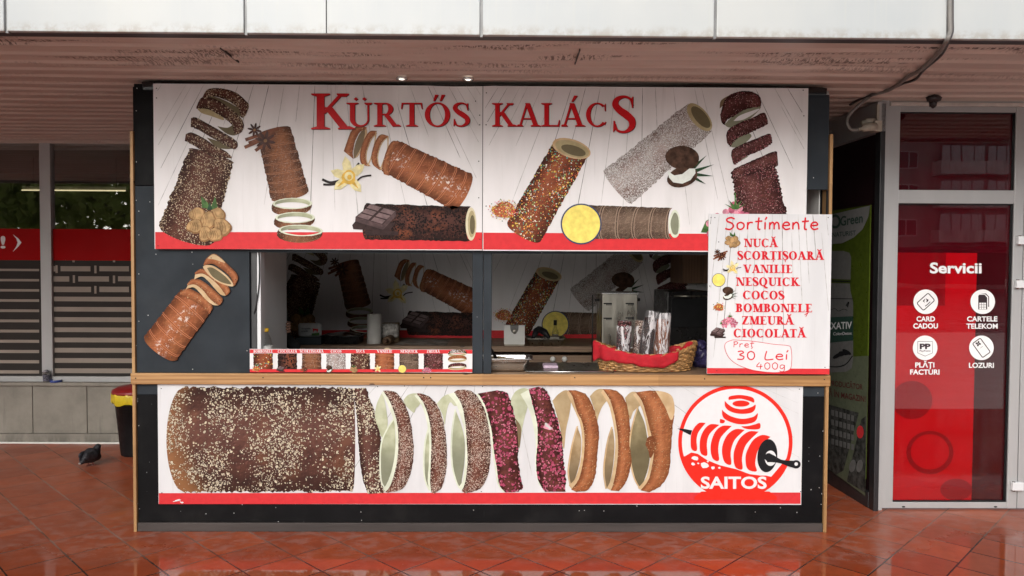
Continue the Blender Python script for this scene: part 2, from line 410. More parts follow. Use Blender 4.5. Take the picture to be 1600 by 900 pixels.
HAND = {'S': (.8, [[(.78, 1.3), (.5, 1.48), (.15, 1.3), (.2, 1.0), (.55, .78), (.68, .38), (.4, 0), (0, .12)]]),
 'o': (.68, [[(.35, .9), (.08, .7), (.08, .2), (.32, 0), (.58, .25), (.58, .7), (.32, .9)]]),
 'r': (.58, [[(.1, .92), (.08, 0)], [(.09, .5), (.25, .86), (.52, .86)]]),
 't': (.55, [[(.3, 1.5), (.22, .15), (.42, .02)], [(0, .98), (.58, 1.05)]]),
 'i': (.28, [[(.12, .9), (.1, 0)], [(.12, 1.2), (.26, 1.55)]]),
 'm': (.95, [[(.08, .9), (.06, 0)], [(.07, .5), (.26, .88), (.42, .7), (.43, 0)], [(.43, .5), (.62, .88), (.8, .7), (.84, 0)]]),
 'e': (.68, [[(.08, .48), (.58, .55), (.48, .88), (.2, .84), (.05, .4), (.28, .0), (.66, .12)]]),
 'n': (.66, [[(.08, .9), (.06, 0)], [(.07, .5), (.3, .88), (.5, .7), (.56, 0)]]),
 'P': (.68, [[(.12, 1.4), (.06, 0)], [(.0, 1.36), (.4, 1.44), (.62, 1.15), (.42, .78), (.1, .72)]]),
 'ț': (.55, [[(.3, 1.5), (.22, .15), (.42, .02)], [(0, .98), (.58, 1.05)], [(.3, -.15), (.2, -.45)]]),
 '3': (.66, [[(.05, 1.3), (.35, 1.42), (.52, 1.15), (.2, .8), (.56, .5), (.42, .06), (0, .1)]]),
 '0': (.72, [[(.36, 1.4), (.1, 1.05), (.1, .35), (.36, 0), (.62, .35), (.62, 1.05), (.36, 1.4)]]),
 'L': (.78, [[(.18, 1.42), (.06, .05), (.74, .08)]]), '4': (.72, [[(.34, 1.42), (.02, .58), (.68, .62)], [(.5, 1.1), (.44, 0)]]),
 'g': (.66, [[(.55, .82), (.25, .9), (.06, .5), (.25, .1), (.54, .5), (.56, .8), (.52, -.3), (.25, -.5), (0, -.32)]]), ' ': (.5, [])}
def hand_text(a, text, x0, x1, ybase, xh, w, slope=0.):
    tot = sum(HAND[c][0]+.14 for c in text)-.14; k = (x1-x0)/tot; x = 0
    for c in text:
        a.sub = 0
        for st in HAND[c][1]: a.ribbon([(x0+(x+px)*k, ybase-py*xh+slope*(x+px)*k) for px, py in st], w, 6)
        x += HAND[c][0]+.14
def sans_text(a, text, x0, x1, ybase, cap, bold=.012, slope=0., skew=0.):
    """built-in sans lettering, turned into mesh and laid on the surface"""
    cu = bpy.data.curves.new('lettering', 'FONT'); cu.body = text; cu.size = 1; cu.offset = bold; cu.resolution_u = 4
    o = bpy.data.objects.new('lettering', cu); COL.objects.link(o)
    dg = bpy.context.evaluated_depsgraph_get(); me = bpy.data.meshes.new_from_object(o.evaluated_get(dg))
    xs = [v.co.x for v in me.vertices]; lo, hi = min(xs), max(xs)
    k = (x1-x0)/(hi-lo); ck = cap/.72; a.sub = 1
    base = len(a.v)
    for v in me.vertices:
        X = (v.co.x-lo)*k; a.p(x0+X+skew*v.co.y*ck, ybase-v.co.y*ck+slope*X)
    for p in me.polygons: a.face([base+i for i in p.vertices])
    bpy.data.objects.remove(o); bpy.data.meshes.remove(me); bpy.data.curves.remove(cu)
    return a
# ---------------------------------------------------------------- materials
def glass_mat(name, tint=(1, 1, 1), boost=1.3, dirt=.02):
    t = NT(name)
    fr = t.n('ShaderNodeFresnel'); fr.inputs[0].default_value = 1.5
    f = t.math('MULTIPLY', fr.outputs[0], boost, clamp=True)
    tr = t.n('ShaderNodeBsdfTransparent'); tr.inputs[0].default_value = (*tint, 1)
    gl = t.n('ShaderNodeBsdfGlossy'); gl.inputs['Roughness'].default_value = .008
    b = t.n('ShaderNodeBump'); b.inputs['Strength'].default_value = .025; b.inputs['Distance'].default_value = .02
    t.set(b.inputs['Height'], t.noise(2.5, detail=1)); t.t.links.new(b.outputs[0], gl.inputs['Normal'])
    mx = t.n('ShaderNodeMixShader'); t.set(mx.inputs[0], f); t.t.links.new(tr.outputs[0], mx.inputs[1]); t.t.links.new(gl.outputs[0], mx.inputs[2])
    df = t.n('ShaderNodeBsdfDiffuse'); df.inputs[0].default_value = (.5, .48, .45, 1)
    m2 = t.n('ShaderNodeMixShader'); t.set(m2.inputs[0], t.ramp(t.noise(6, t.map((1, 1, .2)), 6), .5, .8, 0, dirt))
    t.t.links.new(mx.outputs[0], m2.inputs[1]); t.t.links.new(df.outputs[0], m2.inputs[2])
    return t.fin(m2.outputs[0])
M = {}
M['glass'] = glass_mat('window_glass', boost=2.9)
M['glass_door'] = glass_mat('door_glass', boost=1.2, dirt=.01)
M['alu'] = mat('grey_aluminium', (.42, .42, .42), .42, .25, .05, 4, stretch=(1, 1, .2))
M['alu_dark'] = mat('black_aluminium', (.022, .022, .024), .4, 0, .2, 6)
M['slate'] = mat('slate_grey_panel', srgb(50, 55, 60), .5, 0, .06, 3, spec=.12)
M['wood_dark'] = mat('dark_base_board', (.045, .036, .033), .65, 0, .25, 14, .2, 90, stretch=(.1, 1, 1))
M['white_pvc'] = mat('white_pvc', (.66, .67, .68), .35, 0, .04, 3)
M['black_plastic'] = mat('black_plastic', (.010, .010, .011), .45, 0, .2, 9, spec=.25)
M['white_plastic'] = mat('white_plastic', (.7, .69, .65), .4, 0, .05, 9)
M['beige_plastic'] = mat('aged_plastic', (.42, .38, .31), .5, 0, .15, 20)
M['steel'] = mat('brushed_steel', (.62, .61, .59), .22, 1, .06, 30, .05, 200, stretch=(.15, 1, 1))
M['steel_dull'] = mat('worn_steel', (.40, .375, .32), .32, 1, .16, 9, .05, 120, stretch=(1, 1, .3))
M['screw'] = mat('screw_head', (.03, .03, .03), .4, .6, .1)
M['screw_bright'] = mat('zinc_screw', (.6, .6, .58), .35, .8, .1)
M['red_film'] = mat('red_window_film', srgb(190, 14, 18), .3, 0, .05, 2)
M['white_ink'] = mat('white_vinyl', (.8, .8, .8), .45, 0, .03, 10)
M['dark_ink'] = mat('dark_vinyl', (.025, .012, .016), .45, 0, .05, 10)

def dark_panel(name, col, specks=.5):
    """composite panel: scratches, dust and white chips"""
    t = NT(name)
    c = t.mix(t.ramp(t.noise(3, detail=5), .3, .7), tuple(x*.82 for x in col), tuple(x*1.2 for x in col))
    d, cc = t.vor(55, t.map((1, 1, .8)))
    chip = t.math('MULTIPLY', t.math('LESS_THAN', d, .17), t.math('GREATER_THAN', t.sep(cc)[0], 1-.06*specks))
    chip = t.math('MULTIPLY', chip, t.ramp(t.noise(1.6, detail=2), .45, .6))
    scr = t.math('MULTIPLY', t.ramp(t.noise(40, t.map((3, 1, .06)), 2), .74, .78), .18)
    c = t.mix(scr, c, (.2, .2, .2)); c = t.mix(chip, c, (.5, .5, .5))
    dust = t.ramp(t.noise(5, detail=6), .45, .8, 0, .05)
    c = t.mix(dust, c, (.16, .15, .14))
    return t.fin(t.bsdf(c, t.ramp(t.noise(7, detail=4), .3, .7, .45, .6), spec=.10))
M['black_panel'] = dark_panel('black_composite', (.0055, .0055, .0062), 1)
M['slate_panel'] = dark_panel('slate_composite', srgb(47, 52, 57)[:3], .4)

def wood_mat(name, a, b, axis='X', rough=.5):
    t = NT(name); st = {'X': (.35, 6, 9), 'Z': (9, 6, .35)}[axis]
    v = t.map(st); n1 = t.noise(2.2, v, 6, .6, dist=1.2)
    w = t.n('ShaderNodeTexWave', wave_type='BANDS', bands_direction='Z' if axis == 'X' else 'X')
    t.set(w.inputs['Vector'], t.map(tuple(x*.4 for x in st))); w.inputs['Scale'].default_value = 3.5; w.inputs['Distortion'].default_value = 7; w.inputs['Detail'].default_value = 3
    f = t.math('ADD', t.math('MULTIPLY', n1, .84), t.math('MULTIPLY', w.outputs['Fac'], .16))
    c = t.mix(t.ramp(f, .28, .75), a, b)
    # joined staves, each a little different
    cell = t.n('ShaderNodeTexWhiteNoise', noise_dimensions='1D')
    t.set(cell.inputs['W'], t.math('FLOOR', t.math('MULTIPLY', t.sep(t.tc())[0 if axis == 'X' else 2], 1.75)))
    c = t.mix(t.ramp(cell.outputs['Value'], 0, 1, 0, .35), c, tuple(x*.75 for x in a[:3]))
    d, cc = t.vor(3.2, t.map((1, 1, 2.2))); kn = t.math('LESS_THAN', d, .07); c = t.mix(kn, c, tuple(x*.35 for x in a[:3]))
    return t.fin(t.bsdf(c, rough, 0, f, .12, .004))
M['pine'] = wood_mat('varnished_pine', (.30, .145, .048), (.52, .29, .115))
M['pine_v'] = wood_mat('varnished_pine_upright', (.30, .16, .062), (.50, .29, .12), 'Z')
M['counter_wood'] = wood_mat('laminate_worktop', (.20, .12, .07), (.33, .22, .14))
M['cabinet_wood'] = wood_mat('cabinet_wood', (.16, .08, .04), (.26, .14, .075), 'Z')

def floor_mat():
    t = NT('terracotta_tiles'); x, y, z = t.sep(t.tc())
    SD = .3179
    u = t.math('ADD', t.math('MULTIPLY', t.math('ADD', x, y), .70711/SD), .698)
    v = t.math('ADD', t.math('MULTIPLY', t.math('SUBTRACT', x, y), .70711/SD), -1.134)
    v = t.math('ADD', v, t.math('MULTIPLY', t.math('LESS_THAN', v, -8.0), t.math('MULTIPLY', t.math('FLOOR', u), .37)))
    u = t.math('ADD', u, t.math('MULTIPLY', t.math('GREATER_THAN', v, 4.0), t.math('MULTIPLY', t.math('FLOOR', t.math('SUBTRACT', v, 3)), .22)))
    fu, fv = t.math('FRACT', u), t.math('FRACT', v)
    wob = t.math('MULTIPLY', t.math('SUBTRACT', t.noise(14, detail=3), .5), .018)
    du = t.math('MINIMUM', fu, t.math('SUBTRACT', 1, fu)); dv = t.math('MINIMUM', fv, t.math('SUBTRACT', 1, fv))
    dd = t.math('ADD', t.math('MINIMUM', du, dv), wob)
    grout = t.ramp(dd, .010, .018, 1, 0)
    wn_ = t.n('ShaderNodeTexWhiteNoise', noise_dimensions='2D'); cb = t.n('ShaderNodeCombineXYZ')
    t.set(cb.inputs[0], t.math('FLOOR', u)); t.set(cb.inputs[1], t.math('FLOOR', v)); t.set(wn_.inputs['Vector'], cb.outputs[0])
    tone = wn_.outputs['Value']
    base = t.mix(tone, (.27, .056, .021), (.385, .088, .032))
    base = t.mix(t.ramp(t.noise(5, detail=7, rough=.7), .35, .75, 0, .55), base, (.19, .042, .018))
    # rain reaches the outer paving: drying film patches nearer the stall
    edge = t.math('ADD', y, t.math('MULTIPLY', t.math('SUBTRACT', t.noise(2.6, detail=5, rough=.6), .5), 1.0))
    rt = t.ramp(x, 2.1, 3.2, 0, .35)
    wet = t.ramp(t.math('SUBTRACT', edge, rt), -.75, .0, 1, 0)
    film = t.math('MULTIPLY', t.ramp(t.noise(9, t.map((1, 1.6, 1)), 6, .65), .46, .60), t.math('SUBTRACT', 1, wet))
    film = t.math('MULTIPLY', film, t.ramp(y, -.8, .9, 1, .25))
    damp = t.ramp(t.noise(1.7, detail=4), .4, .62, .12, .7)
    wetall = t.math('MAXIMUM', wet, t.math('MULTIPLY', damp, .55))
    c = t.mix(wetall, base, (.95, .88, .82), 'MULTIPLY')
    c = t.mix(t.math('MULTIPLY', film, .48), c, (.36, .22, .19))
    gcol = t.mix(wet, (.24, .15, .12), (.010, .007, .006))
    gcol = t.mix(t.ramp(t.noise(3.3, detail=3), .45, .6), gcol, t.mix(wet, (.12, .06, .04), (.014, .009, .008)))
    c = t.mix(grout, c, gcol)
    spk = t.math('MULTIPLY', t.math('LESS_THAN', t.vor(14)[0], .035), t.math('GREATER_THAN', t.sep(t.vor(14)[1])[0], .8))
    c = t.mix(spk, c, (.4, .33, .28))
    rough = t.math('ADD', t.ramp(wetall, 0, 1, .40, .04), t.math('MULTIPLY', grout, .12))
    rough = t.math('ADD', rough, t.math('MULTIPLY', t.noise(16, detail=5), t.ramp(wetall, .3, 1, .07, .015)))
    h = t.math('ADD', t.math('MULTIPLY', grout, -1), t.math('MULTIPLY', t.noise(7, detail=3), .35))
    return t.fin(t.bsdf(c, rough, 0, h, .11, .006, .6))
M['floor'] = floor_mat()

def fascia_mat():
    t = NT('white_metal_cladding')
    st = t.noise(9, t.map((6, 1, .12)), 5, .6); big = t.noise(1.3, t.map((1, 1, .6)), 4)
    c = t.mix(t.ramp(big, .3, .7), (.43, .455, .465), (.50, .51, .50))
    c = t.mix(t.ramp(st, .5, .78, 0, .30), c, (.52, .52, .46))
    z = t.sep(t.tc())[2]
    low = t.math('MULTIPLY', t.ramp(z, -.025, .03, 1, 0), t.ramp(t.noise(11, detail=6, rough=.7), .42, .62))
    c = t.mix(t.math('MULTIPLY', low, .55), c, (.30, .25, .20))
    return t.fin(t.bsdf(c, .38, 0, t.noise(2, detail=2), .10, .02))
M['fascia'] = fascia_mat()

def soffit_mat():
    t = NT('brown_painted_soffit'); x, y, z = t.sep(t.tc())
    c = t.mix(t.ramp(t.noise(1.1, t.map((.5, 1, 1)), 4), .3, .7), (.53, .42, .365), (.63, .52, .455))
    c = t.mix(t.ramp(t.noise(3, t.map((.25, 4, 1)), 5), .45, .8, 0, .4), c, (.40, .28, .245))
    zone = t.math('MULTIPLY', t.ramp(t.noise(1.3, t.map((.6, 4.5, 1)), 3), .50, .60), t.ramp(y, .15, 1.2, 1, .15))
    sp = t.ramp(t.noise(60, t.map((1.3, .33, 1)), 4, .7), .49, .54)
    rust = t.math('MULTIPLY', zone, sp)
    c = t.mix(t.math('MULTIPLY', rust, .9), c, (.030, .010, .010))
    return t.fin(t.bsdf(c, t.math('ADD', .42, t.math('MULTIPLY', rust, .4)), 0, t.math('MULTIPLY', rust, -1), .4, .003))
M['soffit'] = soffit_mat()
M['joint'] = mat('grey_joint_strip', (.20, .20, .20), .4, .2)
M['lip'] = mat('dark_edge_flashing', (.030, .021, .023), .5, 0, .3, 6, stretch=(.3, 1, 1))

def stone_mat():
    t = NT('grey_stone_slab')
    c = t.mix(t.ramp(t.noise(3, detail=6, rough=.65), .3, .7), (.20, .185, .155), (.275, .255, .215))
    z = t.sep(t.tc())[2]
    low = t.math('MULTIPLY', t.ramp(z, 0, .16, 1, 0), t.ramp(t.noise(9, t.map((1, 1, .35)), 6), .38, .6))
    c = t.mix(t.math('MULTIPLY', low, .6), c, (.06, .058, .048))
    c = t.mix(t.ramp(t.noise(14, t.map((1, 1, .1)), 4), .6, .75, 0, .35), c, (.10, .095, .08))
    return t.fin(t.bsdf(c, .7, 0, t.noise(60, detail=4), .15, .004))
M['stone'] = stone_mat()

def pastry(name, base, dark, sprinkles=(), groove=0., glint=0., toast=None, clump=(.35, .6), edge=.55, relief=38, cs=7, golden=None):
    """printed picture of a chimney cake: dough, toasted patches, coil grooves, chips or sugar"""
    t = NT(name); uv = t.tc('UV'); u, v, _ = t.sep(uv)
    c = t.mix(t.ramp(t.noise(11, detail=6, rough=.65), .3, .72), base, dark)
    if toast: c = t.mix(t.ramp(t.noise(6, detail=3), .5, .68, 0, .75), c, toast)
    n1 = t.noise(relief, detail=4, rough=.6); n2 = t.noise(relief, t.map(loc=(.10/relief, 0, -.14/relief)), 4, .6)
    em = t.math('SUBTRACT', n1, n2)
    c = t.mix(t.ramp(em, .02, .16, 0, .55), c, tuple(min(1, x*1.9+.02) for x in base[:3])); c = t.mix(t.ramp(em, -.16, -.02, .6, 0), c, tuple(x*.42 for x in dark[:3]))
    rim = t.math('ABSOLUTE', t.math('SUBTRACT', t.math('MULTIPLY', v, 2), 1))
    c = t.mix(t.ramp(rim, .40, 1.02, 0, min(1, edge*1.3)), c, tuple(x*.30 for x in dark[:3]))
    c = t.mix(t.ramp(t.math('ABSOLUTE', t.math('SUBTRACT', v, .4)), 0, .28, .22, 0), c, tuple(min(1, x*2.0+.03) for x in base[:3]))
    if golden: c = t.mix(t.ramp(t.math('ADD', u, t.math('MULTIPLY', v, -.35)), -.25, .34, .8, 0), c, golden)
    if groove:
        sk = t.math('ADD', t.math('MULTIPLY', t.math('ADD', u, t.math('MULTIPLY', v, .16)), groove), t.math('MULTIPLY', t.noise(5), .18))
        fr_ = t.math('FRACT', sk); g = t.math('ABSOLUTE', t.math('SUBTRACT', fr_, .5))
        c = t.mix(t.ramp(g, .455, .495, 0, .6), c, tuple(x*.35 for x in dark[:3]))
        c = t.mix(t.math('MULTIPLY', t.ramp(g, .38, .44), t.ramp(g, .44, .47, 1, 0)), c, tuple(min(1, x*1.7+.03) for x in base[:3]))
    for col, sc, thr, dens in sprinkles:
        nv = t.n('ShaderNodeVectorMath', operation='ADD')
        ns = t.n('ShaderNodeVectorMath', operation='SCALE'); t.set(ns.inputs[0], t.noise(sc*.9, detail=1, out=1)); ns.inputs['Scale'].default_value = .9/sc
        t.set(nv.inputs[0], t.tc()); t.set(nv.inputs[1], ns.outputs[0])
        d, cc = t.vor(sc, nv.outputs[0]); rr, gg, bb = t.sep(cc)
        lim = t.math('MULTIPLY', dens, t.ramp(t.noise(cs, detail=3), clump[0], clump[1], .12 if cs < 7 else .35, 1.2))
        mk = t.math('MULTIPLY', t.math('LESS_THAN', d, t.math('ADD', thr, t.math('MULTIPLY', gg, thr*.5))), t.math('LESS_THAN', rr, lim))
        if isinstance(col[0], (tuple, list)):
            rp = t.n('ShaderNodeValToRGB'); rp.color_ramp.interpolation = 'CONSTANT'; el = rp.color_ramp.elements
            while len(el) < len(col): el.new(.5)
            for i, q in enumerate(col): el[i].position = i/len(col); el[i].color = (*q, 1)
            t.set(rp.inputs[0], bb); sc_ = rp.outputs[0]
        else: sc_ = t.mix(bb, tuple(x*.55 for x in col), col)
        c = t.mix(t.math('MULTIPLY', t.ramp(d, thr*1.0, thr*2.0, .55, 0), t.math('LESS_THAN', rr, lim)), c, tuple(x*.4 for x in dark[:3]))
        c = t.mix(mk, c, sc_)
    if glint:
        gl = t.math('MULTIPLY', t.ramp(rim, 0, .55, 1, 0), t.ramp(t.noise(44, detail=5, rough=.7), .54, .60))
        gl = t.math('MULTIPLY', gl, t.ramp(t.noise(4, detail=1), .42, .6))
        c = t.mix(t.math('MULTIPLY', gl, glint), c, (.85, .78, .72))
    return t.fin(t.bsdf(c, .42, spec=.10))
CANDY = ((.75, .55, .1), (.8, .75, .65), (.1, .35, .3), (.65, .12, .06), (.75, .3, .08), (.35, .5, .2))
NUT = (.62, .50, .36)
M['p_walnut'] = pastry('walnut_crust', (.085, .028, .017), (.05, .016, .011), [(NUT, 95, .30, .62), ((.50, .36, .22), 150, .3, .45)])
M['p_walnut_big'] = pastry('walnut_crust_large', (.105, .042, .030), (.058, .025, .021), [((.70, .62, .46), 42, .29, .50), ((.62, .53, .38), 66, .31, .60), ((.76, .70, .56), 100, .28, .5)], toast=(.15, .062, .036), clump=(.40, .60), relief=22, cs=4.2, golden=(.30, .135, .055))
M['p_cinn'] = pastry('cinnamon_crust', (.21, .082, .036), (.10, .038, .02), [((.42, .3, .24), 210, .26, .35)], groove=2.0, toast=(.26, .10, .04))
M['p_sugar'] = pastry('sugar_crust', (.14, .05, .032), (.085, .03, .021), [((.66, .48, .40), 120, .28, .75), ((.7, .6, .5), 190, .3, .6)], toast=(.19, .075, .035))
M['p_plain'] = pastry('glazed_crust', (.30, .098, .038), (.19, .055, .022), (), groove=1.9, glint=.85, toast=(.30, .115, .045))
M['p_ring'] = pastry('glazed_slice_crust', (.32, .115, .045), (.21, .065, .026), [((.55, .36, .20), 70, .2, .22), ((.55, .36, .2), 140, .22, .2)], toast=(.31, .12, .048), edge=.35)
M['p_choc'] = pastry('chocolate_crust', (.065, .02, .013), (.02, .008, .007), [((.008, .004, .004), 80, .4, .75), ((.16, .07, .045), 130, .25, .25)], toast=(.27, .075, .03))
M['p_candy'] = pastry('candy_crust', (.22, .055, .022), (.07, .02, .012), [(CANDY, 72, .31, .62), (CANDY, 105, .28, .40)], toast=(.30, .085, .03), clump=(.4, .56))
M['p_coco'] = pastry('coconut_crust', (.36, .30, .28), (.20, .13, .11), [((.80, .78, .76), 150, .36, .95), ((.68, .66, .64), 240, .36, .9)], toast=(.13, .055, .045), edge=.3)
M['p_cocoa'] = pastry('cocoa_crust', (.17, .115, .08), (.085, .052, .036), [((.30, .22, .17), 190, .28, .5)], groove=1.0, toast=(.06, .034, .025), edge=.4)
M['p_rasp'] = pastry('raspberry_crust', (.085, .026, .022), (.042, .013, .013), [((.25, .075, .085), 74, .30, .6), ((.46, .27, .26), 125, .26, .45)], toast=(.13, .045, .032))
M['p_rasp_big'] = pastry('raspberry_slice_crust', (.10, .026, .020), (.045, .012, .012), [((.44, .075, .14), 40, .36, .8), ((.58, .20, .26), 60, .28, .6)], toast=(.17, .05, .035), relief=24)
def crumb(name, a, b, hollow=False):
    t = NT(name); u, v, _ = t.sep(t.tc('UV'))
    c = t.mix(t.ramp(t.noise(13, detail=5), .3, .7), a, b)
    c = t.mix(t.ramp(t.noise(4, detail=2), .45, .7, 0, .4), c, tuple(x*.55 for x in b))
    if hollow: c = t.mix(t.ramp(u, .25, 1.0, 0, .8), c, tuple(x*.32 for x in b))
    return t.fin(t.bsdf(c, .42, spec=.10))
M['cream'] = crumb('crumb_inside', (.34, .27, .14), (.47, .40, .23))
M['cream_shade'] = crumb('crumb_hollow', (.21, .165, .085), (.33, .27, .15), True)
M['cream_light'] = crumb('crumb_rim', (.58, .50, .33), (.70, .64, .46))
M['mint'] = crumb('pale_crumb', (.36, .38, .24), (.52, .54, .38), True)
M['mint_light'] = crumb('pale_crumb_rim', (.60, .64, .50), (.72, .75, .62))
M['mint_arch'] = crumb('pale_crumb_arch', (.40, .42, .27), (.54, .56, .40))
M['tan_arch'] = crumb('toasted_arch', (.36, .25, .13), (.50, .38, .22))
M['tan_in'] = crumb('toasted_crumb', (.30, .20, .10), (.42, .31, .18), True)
M['tan_rim'] = crumb('toasted_rim', (.50, .33, .17), (.62, .46, .28))

def ink(name, col, rough=.34, var=.05): return mat('print_'+name, col, rough, 0, var, 25, spec=.10)
M['i_red'] = ink('red', srgb(205, 56, 60)); M['i_title'] = ink('title_red', srgb(196, 30, 36)); M['i_text'] = ink('text_red', srgb(204, 36, 48))
M['i_edge'] = ink('dark_outline', (.06, .012, .012)); M['i_logo'] = ink('logo_red', srgb(222, 46, 36)); M['i_black'] = ink('black', (.016, .016, .018))
M['i_white'] = ink('white', (.70, .69, .70), var=.02); M['i_line'] = ink('plank_line', (.25, .24, .23), var=.35); M['i_line2'] = ink('fine_plank_line', (.46, .45, .44), var=.25)
M['i_nut'] = ink('nut', (.40, .25, .115), var=.35); M['i_nut2'] = ink('nut_dark', (.24, .125, .052), var=.4); M['i_leaf'] = ink('leaf', (.07, .15, .045), var=.4)
M['i_leafd'] = ink('dark_leaf', (.025, .06, .03), var=.4); M['i_stick'] = ink('cinnamon_stick', (.17, .055, .025), var=.4); M['i_anise'] = ink('anise', (.06, .02, .014), var=.4)
M['i_petal'] = ink('petal', (.74, .66, .36), var=.18); M['i_petal2'] = ink('petal_heart', (.68, .42, .07), var=.25); M['i_bean'] = ink('bean', (.02, .012, .012))
M['i_choc'] = ink('chocolate', (.035, .019, .018), var=.3); M['i_choc2'] = ink('chocolate_top', (.17, .115, .115), var=.25); M['i_choc3'] = ink('chocolate_side', (.085, .052, .052), var=.3)
M['i_husk'] = ink('husk', (.065, .034, .022), var=.5); M['i_flesh'] = ink('coconut_flesh', (.70, .74, .69), var=.08)
M['i_yellow'] = ink('yellow', (.80, .66, .16), var=.12); M['i_blue'] = ink('blue', (.045, .06, .13)); M['i_pink'] = ink('raspberry', (.50, .12, .19), var=.4); M['i_pink2'] = ink('raspberry_light', (.62, .26, .33), var=.3)
M['i_heap'] = pastry('sprinkle_heap', (.45, .14, .06), (.25, .05, .03), [(((.75, .5, .1), (.7, .15, .08), (.75, .6, .4), (.3, .35, .1)), 110, .36, .9)], edge=0)

def board_mat(name='white_plank_print', a=(.80, .78, .785), b=(.71, .695, .69)):
    t = NT(name)
    c = t.mix(t.ramp(t.noise(2.2, t.map((2.2, 1, .5), (0, .25, 0)), 5), .35, .7), a, b)
    c = t.mix(t.ramp(t.noise(30, t.map((1.6, 1, .05), (0, .35, 0)), 3), .60, .76, 0, .42), c, (.50, .485, .475))
    c = t.mix(t.ramp(t.noise(4, detail=7, rough=.7), .62, .8, 0, .3), c, (.56, .54, .52))
    return t.fin(t.bsdf(c, .36, spec=.2))
M['board'] = board_mat(a=(.77, .75, .755), b=(.68, .665, .66))
M['board2'] = board_mat('pale_plank_print', (.69, .69, .70), (.60, .60, .61))
# ================================================================ the setting
def structure(o): o['kind'] = 'structure'; return o
g = MB(); g.face([g.vert(p) for p in ((-160, -3.3, 0), (160, -3.3, 0), (160, 120, 0), (-160, 120, 0))])
structure(g.build('pavement', M['floor']))
M['asphalt'] = mat('wet_asphalt', (.07, .07, .072), .3, 0, .25, 2.5, .2, 120)
M['concrete'] = mat('concrete', (.32, .31, .29), .75, 0, .15, 3, .15, 50)
M['paint'] = mat('road_paint', (.7, .7, .68), .5, 0, .1, 8)
g = MB(); g.face([g.vert(p) for p in ((-300, -300, -.13), (300, -300, -.13), (300, -13.85, -.13), (-300, -13.85, -.13))]); structure(g.build('road', M['asphalt']))
M['bounce_paving'] = mat('pale_bounce_paving', (.58, .57, .54), .4, 0, .1, 2)
g = MB(); g.face([g.vert(p) for p in ((-160, -14, -.004), (160, -14, -.004), (160, -3.2, -.004), (-160, -3.2, -.004))]); structure(g.build('bounce_ground', M['bounce_paving']))  # unseen pale ground, added to bounce light up under the canopy
structure(MB().box(-160, 160, -14.16, -14, -.2, .004).build('kerb', M['concrete'], bevel=.01))
g = MB()
for k in range(-30, 30): g.box(k*5, k*5+2.4, -19.1, -18.95, -.13, -.126)
structure(g.build('road_marking', M['paint']))

# ---- canopy over the pavement: clad fascia in panels, ribbed soffit, roof
FY, SZ = -1.06, 2.93
canopy = thing('canopy', 'long white metal clad canopy with rusty brown ribbed soffit above the stall', 'canopy', (0, FY, SZ))
zb = PY(800, 55, FY).z
joints = [-14, -8.2, -5.4] + [PY(x, 30, FY).x for x in (8, 383, 752, 1118, 1482)] + [4.9, 7.9, 14]
for a, b in zip(joints, joints[1:]):
    p = MB().box(a+.007, b-.007, FY, FY+.03, zb, zb+1.5).build('fascia_panel', M['fascia'], canopy, bevel=.004)
    MB().box(a-.007, a+.007, FY+.012, FY+.03, zb-.006, zb+1.5).build('joint_strip', M['joint'], canopy)
xs = PY(510, 30, FY).x
MB().box(xs-.003, xs+.003, FY-.0015, FY+.001, zb+.002, zb+1.5).build('joint_strip', M['screw'], canopy)
MB().box(-14, 14, FY+.03, FY+.16, SZ-.012, SZ+.02).build('edge_flashing', M['lip'], canopy)
prof = []; y = FY+.16; k = 0
while y < 3.0:
    for dy, dz in ((0, 0), (.018, -.012), (.062, -.012), (.080, 0)): prof.append((y+dy, SZ+dz+.003*math.sin(k*1.7)))
    y += .165; k += 1
g = MB(); NX = 30; rows = []
for (yy, zz) in prof:
    rows.append([(-14+28*i/NX, yy, zz+.006*math.sin(i*1.3+yy*2)-.0) for i in range(NX+1)])
g.grid(rows); g.sm = [False]*len(g.f); g.build('soffit', M['soffit'], canopy)
MB().box(-14, 14, FY+.03, 9, SZ+.25, SZ+1.45).build('roof_slab', M['concrete'], canopy)
for px0, px1, yy in ((905, 909, -.62), (352, 356, -.6)):
    c = PZ(px0, 78, SZ); MB().box(c.x-.003, c.x+.003, yy-.12, yy+.16, SZ-.0155, SZ-.004).build('seam', M['lip'], canopy)

# two small recessed spotlights, lit, just in front of the stall's top edge
t = NT('lamp_glow'); e = t.n('ShaderNodeEmission'); e.inputs[0].default_value = (1, .93, .8, 1); e.inputs[1].default_value = 1.8; M['lamp'] = t.fin(e.outputs[0])
for i, px in enumerate((632, 733)):
    c = PY(px, 126, .03); cz = SZ-.016
    s = thing('ceiling_spotlight', ('small lit spotlight in the soffit above the letter T of the title', 'small lit spotlight in the soffit above the seam of the header signs')[i], 'spotlight', (c.x, -.10, cz), 'small spotlights in the soffit')
    MB().lathe([(.032, .012), (.037, 0), (.026, -.003), (.024, .010)], (c.x, -.10, cz), 24, cap=False).build('trim_ring', M['steel'], s)
    MB().lathe([(.023, .004), (.014, -.003), (.003, -.004)], (c.x, -.10, cz), 20).build('lens', M['lamp'], s)

